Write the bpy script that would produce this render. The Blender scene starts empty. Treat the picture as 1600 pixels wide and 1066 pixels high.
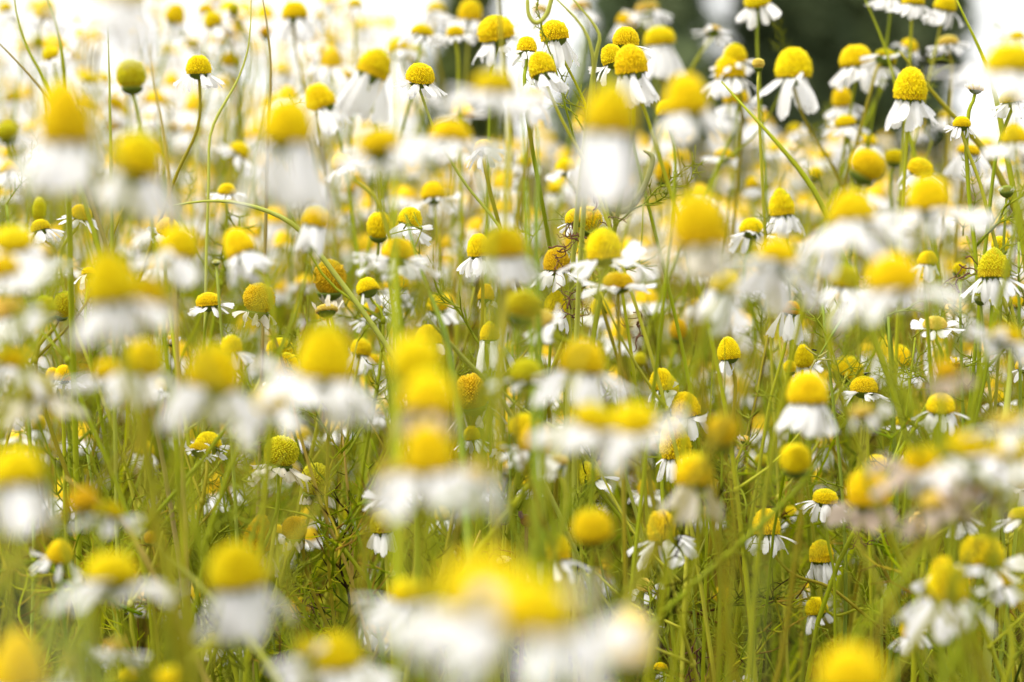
import bpy, math, random, hashlib
import numpy as np
from mathutils import Vector, Matrix

S = bpy.context.scene
COL = S.collection
R = math.radians

# ------------------------------------------------------------------ camera, light, exposure
LENS = 85.0
F = LENS / 36.0 * 1600.0          # focal length in photo pixels
DF = 0.72                         # metres to the plane of focus
HORIZON = 225.0
CAM_H = 0.37
APERTURE = 0.0096
PITCH = math.atan((533 - HORIZON) / F)

cd = bpy.data.cameras.new('camera')
cam = bpy.data.objects.new('camera', cd)
COL.objects.link(cam)
cam.location = (0, 0, CAM_H)
cam.rotation_euler = (math.pi / 2 - PITCH, 0, 0)
cd.lens = LENS
cd.sensor_width = 36.0
cd.clip_start = 0.01
cd.clip_end = 3000
cd.dof.use_dof = True
cd.dof.focus_distance = DF
cd.dof.aperture_fstop = LENS / 1000.0 / APERTURE
cd.dof.aperture_blades = 9
S.camera = cam

SUN_EL, SUN_AZ = 62.0, -115.0     # azimuth: 0 = straight ahead (+Y), negative = to the left
w = bpy.data.worlds.new('World')
S.world = w
w.use_nodes = True
nt = w.node_tree
sky = nt.nodes.new('ShaderNodeTexSky')
sky.sky_type = 'NISHITA'
sky.sun_disc = False
sky.sun_elevation = R(SUN_EL)
sky.sun_rotation = R(SUN_AZ)
sky.air_density = 1.0
sky.dust_density = 4.0
sky.ozone_density = 0.6
bg = nt.nodes['Background']
bg.inputs['Strength'].default_value = 0.13
# thin bright cloud over the whole sky
tc = nt.nodes.new('ShaderNodeTexCoord')
nz = nt.nodes.new('ShaderNodeTexNoise')
nz.inputs['Scale'].default_value = 2.2
nz.inputs['Detail'].default_value = 5
nt.links.new(tc.outputs['Generated'], nz.inputs['Vector'])
mr = nt.nodes.new('ShaderNodeMapRange')
mr.inputs['From Min'].default_value = 0.3
mr.inputs['From Max'].default_value = 0.6
mr.inputs['To Min'].default_value = 0.72
mr.inputs['To Max'].default_value = 0.97
nt.links.new(nz.outputs['Fac'], mr.inputs['Value'])
mx = nt.nodes.new('ShaderNodeMix')
mx.data_type = 'RGBA'
nt.links.new(mr.outputs['Result'], mx.inputs['Factor'])
nt.links.new(sky.outputs['Color'], mx.inputs[6])
mx.inputs[7].default_value = (4.7, 4.67, 4.65, 1)
nt.links.new(mx.outputs[2], bg.inputs['Color'])

sl = bpy.data.lights.new('sun', 'SUN')
sl.energy = 1.5
sl.angle = R(16)
sl.color = (1.0, 0.95, 0.87)
sun = bpy.data.objects.new('sun', sl)
COL.objects.link(sun)
sd = Vector((math.sin(R(SUN_AZ)) * math.cos(R(SUN_EL)), math.cos(R(SUN_AZ)) * math.cos(R(SUN_EL)), math.sin(R(SUN_EL))))
sun.rotation_euler = sd.to_track_quat('Z', 'Y').to_euler()

S.view_settings.view_transform = 'Standard'
S.view_settings.look = 'None'
S.view_settings.gamma = 1.0
S.view_settings.use_curve_mapping = False
S.view_settings.exposure = 1.5
S.render.engine = 'CYCLES'
S.cycles.use_denoising = True
S.cycles.max_bounces = 8
S.cycles.transmission_bounces = 6
S.cycles.diffuse_bounces = 4

# ------------------------------------------------------------------ helpers
CR = np.array(cam.rotation_euler.to_matrix())


def at(px, py, z):
    """photo pixel and depth (in focus distances) -> point in the field"""
    d = z * DF
    return np.array((0, 0, CAM_H)) + CR @ np.array(((px - 800) / F * d, -(py - 533) / F * d, -d))


def mesh_from(name, v, f, mats, midx=None, smooth=True):
    me = bpy.data.meshes.new(name)
    me.from_pydata([tuple(p) for p in v], [], f)
    for m in (mats if isinstance(mats, (list, tuple)) else [mats]):
        me.materials.append(m)
    if midx is not None:
        me.polygons.foreach_set('material_index', midx)
    if smooth:
        me.polygons.foreach_set('use_smooth', [True] * len(me.polygons))
    me.update()
    return me


def link(name, data, parent=None):
    o = bpy.data.objects.new(name, data)
    COL.objects.link(o)
    if parent is not None:
        o.parent = parent
    return o


def tag(o, label, cat, group=None):
    o['label'] = label
    o['category'] = cat
    if group:
        o['group'] = group


def spline(pts, n):
    """Catmull-Rom through pts"""
    p = np.array(pts, float)
    p = np.vstack((2 * p[0] - p[1], p, 2 * p[-1] - p[-2]))
    out = []
    segs = len(p) - 3
    per = max(2, n // segs)
    for i in range(segs):
        a, b, c, d = p[i:i + 4]
        for k in range(per):
            t = k / per
            out.append(0.5 * ((2 * b) + (c - a) * t + (2 * a - 5 * b + 4 * c - d) * t * t + (3 * b - a - 3 * c + d) * t ** 3))
    out.append(p[-2])
    return np.array(out)


def relax(p, n=3):
    """even spacing and a few passes of smoothing, ends kept"""
    p = np.asarray(p, float)
    s = np.concatenate(([0], np.cumsum(np.linalg.norm(np.diff(p, axis=0), axis=1))))
    q = np.linspace(0, s[-1], max(len(p), 30) if n < 3 else 100)
    p = np.stack([np.interp(q, s, p[:, i]) for i in range(3)], 1)
    for _ in range(n):
        p[1:-1] = .25 * p[:-2] + .5 * p[1:-1] + .25 * p[2:]
    return p


class Geo:
    """collects tubes and strips into one mesh"""

    def __init__(s):
        s.v, s.f, s.m = [], [], []
        s.n = 0

    def add(s, v, f, m=0):
        s.v.append(np.asarray(v, float))
        s.f += [tuple(i + s.n for i in q) for q in f]
        s.m += [m] * len(f)
        s.n += len(v)

    def tube(s, path, r0, r1, sides=6, m=0, cap=True):
        p = np.asarray(path, float)
        n = len(p)
        t = np.gradient(p, axis=0)
        t /= np.linalg.norm(t, axis=1)[:, None] + 1e-12
        ref = np.array((0.35, 0.9, 0.2)) if abs(t[:, 1]).mean() < 0.7 else np.array((1.0, 0.1, 0.2))
        u = np.cross(t, ref)
        u /= np.linalg.norm(u, axis=1)[:, None] + 1e-12
        w_ = np.cross(t, u)
        rr = np.linspace(r0, r1, n) if np.isscalar(r0) else np.asarray(r0)
        ang = np.arange(sides) * 2 * math.pi / sides
        v = (p[:, None, :] + rr[:, None, None] * (u[:, None, :] * np.cos(ang)[None, :, None] + w_[:, None, :] * np.sin(ang)[None, :, None])).reshape(-1, 3)
        f = []
        for i in range(n - 1):
            for k in range(sides):
                k2 = (k + 1) % sides
                f.append((i * sides + k, i * sides + k2, (i + 1) * sides + k2, (i + 1) * sides + k))
        if cap:
            f.append(tuple(range(sides))[::-1])
            f.append(tuple((n - 1) * sides + k for k in range(sides)))
        s.add(v, f, m)

    def blade(s, path, wid, side, m=0):
        """a grass blade: folded strip that tapers to a point"""
        p = np.asarray(path, float)
        n = len(p)
        t = np.gradient(p, axis=0)
        t /= np.linalg.norm(t, axis=1)[:, None] + 1e-12
        sd_ = np.cross(t, np.cross(np.asarray(side, float), t))
        sd_ /= np.linalg.norm(sd_, axis=1)[:, None] + 1e-12
        nn = np.cross(t, sd_)
        q = np.linspace(0, 1, n)
        ww = wid * np.minimum(1.0, 0.55 + q * 1.2) * np.clip((1 - q) * 2.2, 0.02, 1)
        v = np.empty((n, 3, 3))
        v[:, 0] = p - sd_ * ww[:, None] / 2 + nn * ww[:, None] * 0.18
        v[:, 1] = p
        v[:, 2] = p + sd_ * ww[:, None] / 2 + nn * ww[:, None] * 0.18
        f = []
        for i in range(n - 1):
            for k in range(2):
                a = i * 3 + k
                f.append((a, a + 1, a + 4, a + 3))
        s.add(v.reshape(-1, 3), f, m)

    def mesh(s, name, mats, smooth=True):
        return mesh_from(name, np.vstack(s.v), s.f, mats, s.m, smooth)


# ------------------------------------------------------------------ materials
def mat(name, base, rough=0.6, transl=0.0, tcol=None, ramp=None, noise=None, objcol=False, spec=0.16, island=0.0, tint=None):
    m = bpy.data.materials.new(name)
    m.use_nodes = True
    n, l = m.node_tree.nodes, m.node_tree.links
    b = n['Principled BSDF']
    b.inputs['Roughness'].default_value = rough
    b.inputs['Specular IOR Level'].default_value = spec
    b.inputs['Base Color'].default_value = (*base, 1)
    src = None
    if objcol:
        oi = n.new('ShaderNodeObjectInfo')
        src = oi.outputs['Color']
    if tint:
        mt = n.new('ShaderNodeMix')
        mt.data_type = 'RGBA'
        mt.blend_type = 'MULTIPLY'
        mt.inputs['Factor'].default_value = 1
        l.new(src, mt.inputs[6])
        mt.inputs[7].default_value = (*tint, 1)
        src = mt.outputs[2]
    if ramp:
        g = n.new('ShaderNodeNewGeometry')
        cr = n.new('ShaderNodeValToRGB')
        cr.color_ramp.elements[0].color = (*ramp[0][1], 1)
        cr.color_ramp.elements[0].position = ramp[0][0]
        cr.color_ramp.elements[1].color = (*ramp[-1][1], 1)
        cr.color_ramp.elements[1].position = ramp[-1][0]
        for pos, c in ramp[1:-1]:
            e = cr.color_ramp.elements.new(pos)
            e.color = (*c, 1)
        l.new(g.outputs['Random Per Island'], cr.inputs['Fac'])
        src = cr.outputs['Color']
    if noise:
        sc, amt, c2 = noise
        tc = n.new('ShaderNodeTexCoord')
        nz = n.new('ShaderNodeTexNoise')
        nz.inputs['Scale'].default_value = sc
        nz.inputs['Detail'].default_value = 4
        l.new(tc.outputs['Object'], nz.inputs['Vector'])
        mr = n.new('ShaderNodeMapRange')
        mr.inputs['From Min'].default_value = 0.35
        mr.inputs['From Max'].default_value = 0.7
        mr.inputs['To Max'].default_value = amt
        l.new(nz.outputs['Fac'], mr.inputs['Value'])
        mx = n.new('ShaderNodeMix')
        mx.data_type = 'RGBA'
        l.new(mr.outputs['Result'], mx.inputs['Factor'])
        if src is not None:
            l.new(src, mx.inputs[6])
        else:
            mx.inputs[6].default_value = (*base, 1)
        mx.inputs[7].default_value = (*c2, 1)
        src = mx.outputs[2]
    if island:
        g = n.new('ShaderNodeNewGeometry')
        hs = n.new('ShaderNodeHueSaturation')
        mr = n.new('ShaderNodeMapRange')
        mr.inputs['To Min'].default_value = 1 - island
        mr.inputs['To Max'].default_value = 1 + island
        l.new(g.outputs['Random Per Island'], mr.inputs['Value'])
        l.new(mr.outputs['Result'], hs.inputs['Value'])
        if src is not None:
            l.new(src, hs.inputs['Color'])
        else:
            hs.inputs['Color'].default_value = (*base, 1)
        src = hs.outputs['Color']
    if src is not None:
        l.new(src, b.inputs['Base Color'])
    if transl:
        tr = n.new('ShaderNodeBsdfTranslucent')
        ms = n.new('ShaderNodeMixShader')
        ms.inputs['Fac'].default_value = transl
        if tcol:
            tr.inputs['Color'].default_value = (*tcol, 1)
            if src is not None:
                mm = n.new('ShaderNodeMix')
                mm.data_type = 'RGBA'
                mm.blend_type = 'MULTIPLY'
                mm.inputs['Factor'].default_value = 1
                l.new(src, mm.inputs[6])
                mm.inputs[7].default_value = (*tcol, 1)
                l.new(mm.outputs[2], tr.inputs['Color'])
        elif src is not None:
            l.new(src, tr.inputs['Color'])
        else:
            tr.inputs['Color'].default_value = (*base, 1)
        l.new(b.outputs['BSDF'], ms.inputs[1])
        l.new(tr.outputs['BSDF'], ms.inputs[2])
        l.new(ms.outputs['Shader'], n['Material Output'].inputs['Surface'])
    return m


GREENS = [(0.0, (.12, .20, .001)), (0.22, (.25, .32, .002)), (0.48, (.40, .44, .003)), (0.68, (.46, .42, .02)), (0.82, (.40, .25, .03)), (0.92, (.14, .07, .012)), (1.0, (.07, .035, .010))]
LOWS = [(0.0, (.018, .045, .002)), (0.25, (.05, .09, .003)), (0.45, (.09, .09, .004)), (0.62, (.08, .042, .008)), (0.8, (.035, .02, .006)), (1.0, (.02, .011, .004))]  # dead browns and greens, darkened to paint in the shade low between stems
M_LOW = mat('dead_shaded_low_growth', (.1, .1, .02), .8, .2, spec=.03, ramp=LOWS)
M_PETAL = mat('petal', (.86, .86, .86), .55, .48, noise=(900, .12, (.70, .66, .58)), objcol=True)
M_FLORET = mat('floret', (.80, .52, .008), .55, .15, objcol=True, island=.13)
M_TIP = mat('floret_closed', (.6, .55, .01), .55, .15, objcol=True, island=.12, tint=(.80, .96, 1.5))
M_OLD = mat('floret_old', (.7, .4, .01), .6, .12, objcol=True, island=.2, tint=(.96, .88, .9))
M_CORE = mat('floret_bed', (.50, .30, .005), .8)
M_CALYX = mat('calyx', (.11, .17, .018), .6, .2, noise=(600, .5, (.22, .25, .04)))
M_STEM = mat('stem', (.3, .36, .05), .5, .25, objcol=True, noise=(90, .35, (.28, .25, .04)))
M_LEAF = mat('feather_leaf', (.28, .34, .012), .6, .4, noise=(60, .5, (.42, .40, .03)))
M_GRASS = mat('grass_blade', (.2, .3, .03), .5, .45, objcol=True, noise=(40, .4, (.27, .27, .03)))
M_GRASSES = mat('grass_mass', (.2, .3, .03), .55, .45, spec=.04, ramp=GREENS)
M_UNDER = mat('undergrowth', (.2, .3, .03), .6, .4, spec=.04, ramp=GREENS)
M_DRY = mat('dried', (.12, .05, .03), .8, .1, noise=(400, .6, (.25, .13, .07)))
M_BLACK = mat('chitin', (.012, .011, .013), .3)
M_WING = mat('wing', (.5, .5, .48), .3, .5)
M_SOIL = mat('soil', (.04, .026, .010), .95, noise=(14, .8, (.08, .06, .012)))
M_BARK = mat('bark', (.10, .08, .06), .9)
M_TREE = mat('tree_leaf', (.05, .09, .025), .55, .25, ramp=[(0, (.07, .11, .05)), (.5, (.12, .17, .075)), (1, (.22, .27, .12))])
M_TREE_L = mat('tree_leaf_pale', (.12, .16, .04), .55, .3, ramp=[(0, (.08, .12, .03)), (1, (.19, .23, .06))])

# ------------------------------------------------------------------ setting
gv, gf = [], []
xs = np.concatenate(([-400, -60, -15], np.linspace(-6, 6, 49), [15, 60, 400]))
ys = np.concatenate(([-20, -3], np.linspace(0, 14, 57), [20, 40, 120, 900]))
rng = np.random.default_rng(5)
for y in ys:
    for x in xs:
        gv.append((x, y, rng.uniform(-.012, .006) if -6 < x < 6 and 0 < y < 14 else 0))
nx = len(xs)
for j in range(len(ys) - 1):
    for i in range(nx - 1):
        a = j * nx + i
        gf.append((a, a + 1, a + nx + 1, a + nx))
o = link('ground', mesh_from('ground', gv, gf, M_SOIL))
o['kind'] = 'structure'

# ------------------------------------------------------------------ chamomile pieces (shared meshes)
def dome_profile(kind):
    if kind == 'ball':
        t = np.linspace(0, 1, 40)
        r = .5 * np.sqrt(np.clip(1 - ((t - .46) / .54) ** 2, 0, 1))
    elif kind == 'cone':
        t = np.linspace(0, 1, 40)
        r = .5 * np.clip(1 - t ** 1.75, 0, 1) ** .62 * (1 + .05 * np.sin(t * math.pi))
    else:
        t = np.linspace(0, 1, 40)
        r = .5 * np.clip(1 - t ** 2.3, 0, 1) ** .5
    return t, r


def make_disc(kind, seed, n=640):
    rg = np.random.default_rng(seed)
    t, r = dome_profile(kind)
    g = Geo()
    seg = 20
    v, f = [], []
    for i in range(0, 40, 3):
        for k in range(seg):
            a = k * 2 * math.pi / seg
            v.append((r[i] * .955 * math.cos(a), r[i] * .955 * math.sin(a), t[i] * .97))
    rows = len(v) // seg
    for i in range(rows - 1):
        for k in range(seg):
            k2 = (k + 1) % seg
            f.append((i * seg + k, i * seg + k2, (i + 1) * seg + k2, (i + 1) * seg + k))
    f.append(tuple((rows - 1) * seg + k for k in range(seg)))
    f.append(tuple(range(seg))[::-1])
    g.add(v, f, 1)
    hz = {'ball': 1.0, 'cone': .95, 'dome': .72}[kind]
    ds = np.hypot(np.diff(r), np.diff(t) * hz)
    area = np.concatenate(([0], np.cumsum(ds * (r[1:] + r[:-1]) / 2)))
    total = area[-1] * 2 * math.pi
    rad = .56 * math.sqrt(total / n)
    top = rg.uniform(.80, 1.02)
    low = rg.uniform(.05, .34)
    ring = np.arange(5) * 2 * math.pi / 5
    for k in range(n):
        q = (k + .5) / n
        tt = np.interp(q * area[-1], area, t)
        rr = np.interp(tt, t, r)
        a = k * 2.399963 + rg.normal(0, .03)
        dr = (np.interp(min(tt + .02, 1), t, r) - np.interp(max(tt - .02, 0), t, r))
        dz = (min(tt + .02, 1) - max(tt - .02, 0)) * hz
        nr, nz = dz, -dr
        ln = math.hypot(nr, nz) + 1e-9
        nr, nz = nr / ln, nz / ln
        N = np.array((nr * math.cos(a), nr * math.sin(a), nz / hz))
        T = np.array((-math.sin(a), math.cos(a), 0))
        B = np.array((-nz * math.cos(a), -nz * math.sin(a), nr / hz))
        c = np.array((rr * math.cos(a), rr * math.sin(a), tt))
        opn = low < q < top
        rb = rad * rg.uniform(.75, 1.1) * (1.1 if opn else .86)
        hh = rb * rg.uniform(.8, 1.7) * (1.35 if opn else .75)
        p = [c + (T * math.cos(x) + B * math.sin(x)) * rb - N * .01 for x in ring]
        p += [c + (T * math.cos(x + .3) + B * math.sin(x + .3)) * rb * .72 + N * hh * .65 for x in ring]
        p.append(c + N * hh)
        ff = []
        for i in range(5):
            j = (i + 1) % 5
            ff += [(i, j, 5 + j, 5 + i), (5 + i, 5 + j, 10)]
        zone = 2 if (q > top and rg.random() < .85) else 3 if (q < low and rg.random() < .75) else 0
        g.add(p, ff, zone)
    return g.mesh('disc_' + kind, [M_FLORET, M_CORE, M_TIP, M_OLD])


DISCS = {k: [make_disc(k, 10 * i + len(k)) for i in range(4)] for k in ('dome', 'cone', 'ball')}


def one_petal(g, rg, ang, e0, curv, L, W, r0, z0, twist, side_bend=0.0):
    nl, nw = 9, 7
    s = np.linspace(0, 1, nl)
    ca, sa = math.cos(ang), math.sin(ang)
    x, z = r0, z0
    e = R(e0)
    cen = []
    for i in range(nl):
        cen.append((x, z, e))
        e = R(e0 + curv * s[i])
        x += math.cos(e) * L / (nl - 1)
        z += math.sin(e) * L / (nl - 1)
    notch = rg.uniform(.04, .14)
    v = []
    for i, (x, z, e) in enumerate(cen):
        wd = W * (0.36 + 0.64 * math.sin(min(1.0, s[i] / .62) * math.pi / 2)) * (1 - max(0, s[i] - .74) ** 2 * 5.5)
        for j in range(nw):
            u = j / (nw - 1) * 2 - 1
            ext = 0
            if i == nl - 1:
                ext = -notch * L * (abs(math.sin(u * math.pi * 1.5)) ** .8) * .8 - .07 * L * u * u
            off = -(u * u) * W * .16 * (1 if s[i] > .05 else .3) + .035 * W * math.cos(u * math.pi * 2.0)
            off += twist * u * s[i] * W
            rr = x + ext * math.cos(e) - off * math.sin(e) * 1.0
            zz = z + ext * math.sin(e) + off * math.cos(e)
            ty = u * wd / 2 + side_bend * s[i] ** 2 * L
            v.append((rr * ca - ty * sa, rr * sa + ty * ca, zz))
    f = []
    for i in range(nl - 1):
        for j in range(nw - 1):
            a = i * nw + j
            f.append((a, a + 1, a + nw + 1, a + nw))
    g.add(v, f)


def make_petals(kind, seed):
    rg = np.random.default_rng(seed * 7 + 3)
    g = Geo()
    spec = {'flat': (15, -8, 14, -18, 18, .90, .33), 'umb': (15, -28, 17, -28, 20, .95, .35), 'droop': (15, -44, 20, -26, 24, 1.0, .36),
            'skirt': (13, -71, 13, -9, 14, 1.04, .40), 'few': (6, -55, 24, -28, 20, .92, .29), 'wilt': (10, -50, 32, -60, 50, .55, .2),
            'up': (13, 62, 10, 14, 14, .62, .25), 'half': (7, -30, 22, -25, 18, .95, .29)}[kind]
    n, e, de, c, dc, L, W = spec
    for k in range(n):
        if kind not in ('few', 'half') and rg.random() < .13:
            continue
        a = k * 2 * math.pi / n + rg.normal(0, .16)
        if kind == 'few':
            a = rg.uniform(0, 2 * math.pi)
        if kind == 'half':
            a = -1.25 + 2.5 * k / n + rg.normal(0, .1)
        one_petal(g, rg, a, e + rg.normal(0, de), c + rg.normal(0, dc), L * rg.uniform(.74, 1.12), W * rg.uniform(.68, 1.18),
                  .40 + rg.uniform(-.02, .02), -.03 + rg.uniform(-.025, .02), rg.normal(0, .3 if kind != 'wilt' else .8), rg.normal(0, .1))
    return g.mesh('petals_' + kind, M_PETAL)


PETALS = {k: [make_petals(k, i + 1) for i in range(6)] for k in ('flat', 'umb', 'droop', 'skirt', 'few', 'wilt', 'up', 'half')}


def make_calyx(seed):
    rg = np.random.default_rng(seed)
    g = Geo()
    prof = [(.06, -.30), (.16, -.27), (.30, -.17), (.40, -.06), (.43, .01), (.30, .02)]
    seg = 14
    v = [(r * math.cos(k * 2 * math.pi / seg), r * math.sin(k * 2 * math.pi / seg), z) for r, z in prof for k in range(seg)]
    f = [(i * seg + k, i * seg + (k + 1) % seg, (i + 1) * seg + (k + 1) % seg, (i + 1) * seg + k) for i in range(len(prof) - 1) for k in range(seg)]
    g.add(v, f)
    for row, (nb, ln) in enumerate(((11, .30), (14, .34))):
        for k in range(nb):
            a = k * 2 * math.pi / nb + row * .2 + rg.normal(0, .05)
            pts = []
            for q, wd in ((0, .05), (.5, .07), (1, .015)):
                i0 = .16 + .29 * q * (1 + .02)
                z = -.275 + .29 * q * (.8 if row else .65)
                rr = np.interp(z, [-.30, -.27, -.17, -.06, .01], [.06, .16, .30, .40, .43]) + .018 + .012 * row
                for u in (-1, 1):
                    pts.append((rr * math.cos(a) - u * wd * math.sin(a), rr * math.sin(a) + u * wd * math.cos(a), z))
            g.add(pts, [(0, 1, 3, 2), (2, 3, 5, 4)])
    return g.mesh('calyx', M_CALYX)


CALYX = [make_calyx(i) for i in range(2)]


def feather(seed, L=.034, curl=.25):
    """a threadlike twice-divided chamomile leaf growing along +X"""
    rg = np.random.default_rng(seed)
    g = Geo()
    k = 9
    path = [(L * i / k, L * .05 * math.sin(i * .9 + seed), L * curl * (i / k) ** 2 * rg.uniform(-.5, 1.2)) for i in range(k + 1)]
    g.tube(spline(path, 12), .00035, .00015, 4)
    for i in range(1, k):
        for sgn in (-1, 1):
            p = np.array(path[i])
            d = np.array((rg.uniform(.5, .9), sgn * rg.uniform(.6, 1), rg.uniform(-.5, .7)))
            d /= np.linalg.norm(d)
            ll = L * rg.uniform(.16, .30) * (1 - .45 * i / k)
            b = p + d * ll * .55
            e = p + d * ll + np.array((ll * .25, 0, rg.uniform(-.1, .3) * ll))
            g.tube([p, b, e], .00028, .00010, 3, cap=False)
            for q in range(2):
                d2 = d + rg.normal(0, .55, 3)
                d2 /= np.linalg.norm(d2)
                g.tube([b, b + d2 * ll * rg.uniform(.3, .55)], .00022, .00008, 3, cap=False)
    return g


FEATHERS = [feather(i) for i in range(6)]
FEATHER_ME = [g.mesh('feather_leaf', M_LEAF) for g in FEATHERS]

DISC_COL = {'y': (.88, .70, .003), 'g': (.62, .57, .008), 'o': (.68, .47, .005), 'p': (.80, .62, .12)}
PET_COL = {'w': (.91, .91, .91), 'c': (.80, .75, .62), 'b': (.70, .57, .47)}
KINDS = {'F': 'flat', 'U': 'umb', 'D': 'droop', 'S': 'skirt', 'X': 'few', 'W': 'wilt', 'A': 'up', 'H': 'half', 'N': None}

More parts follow.
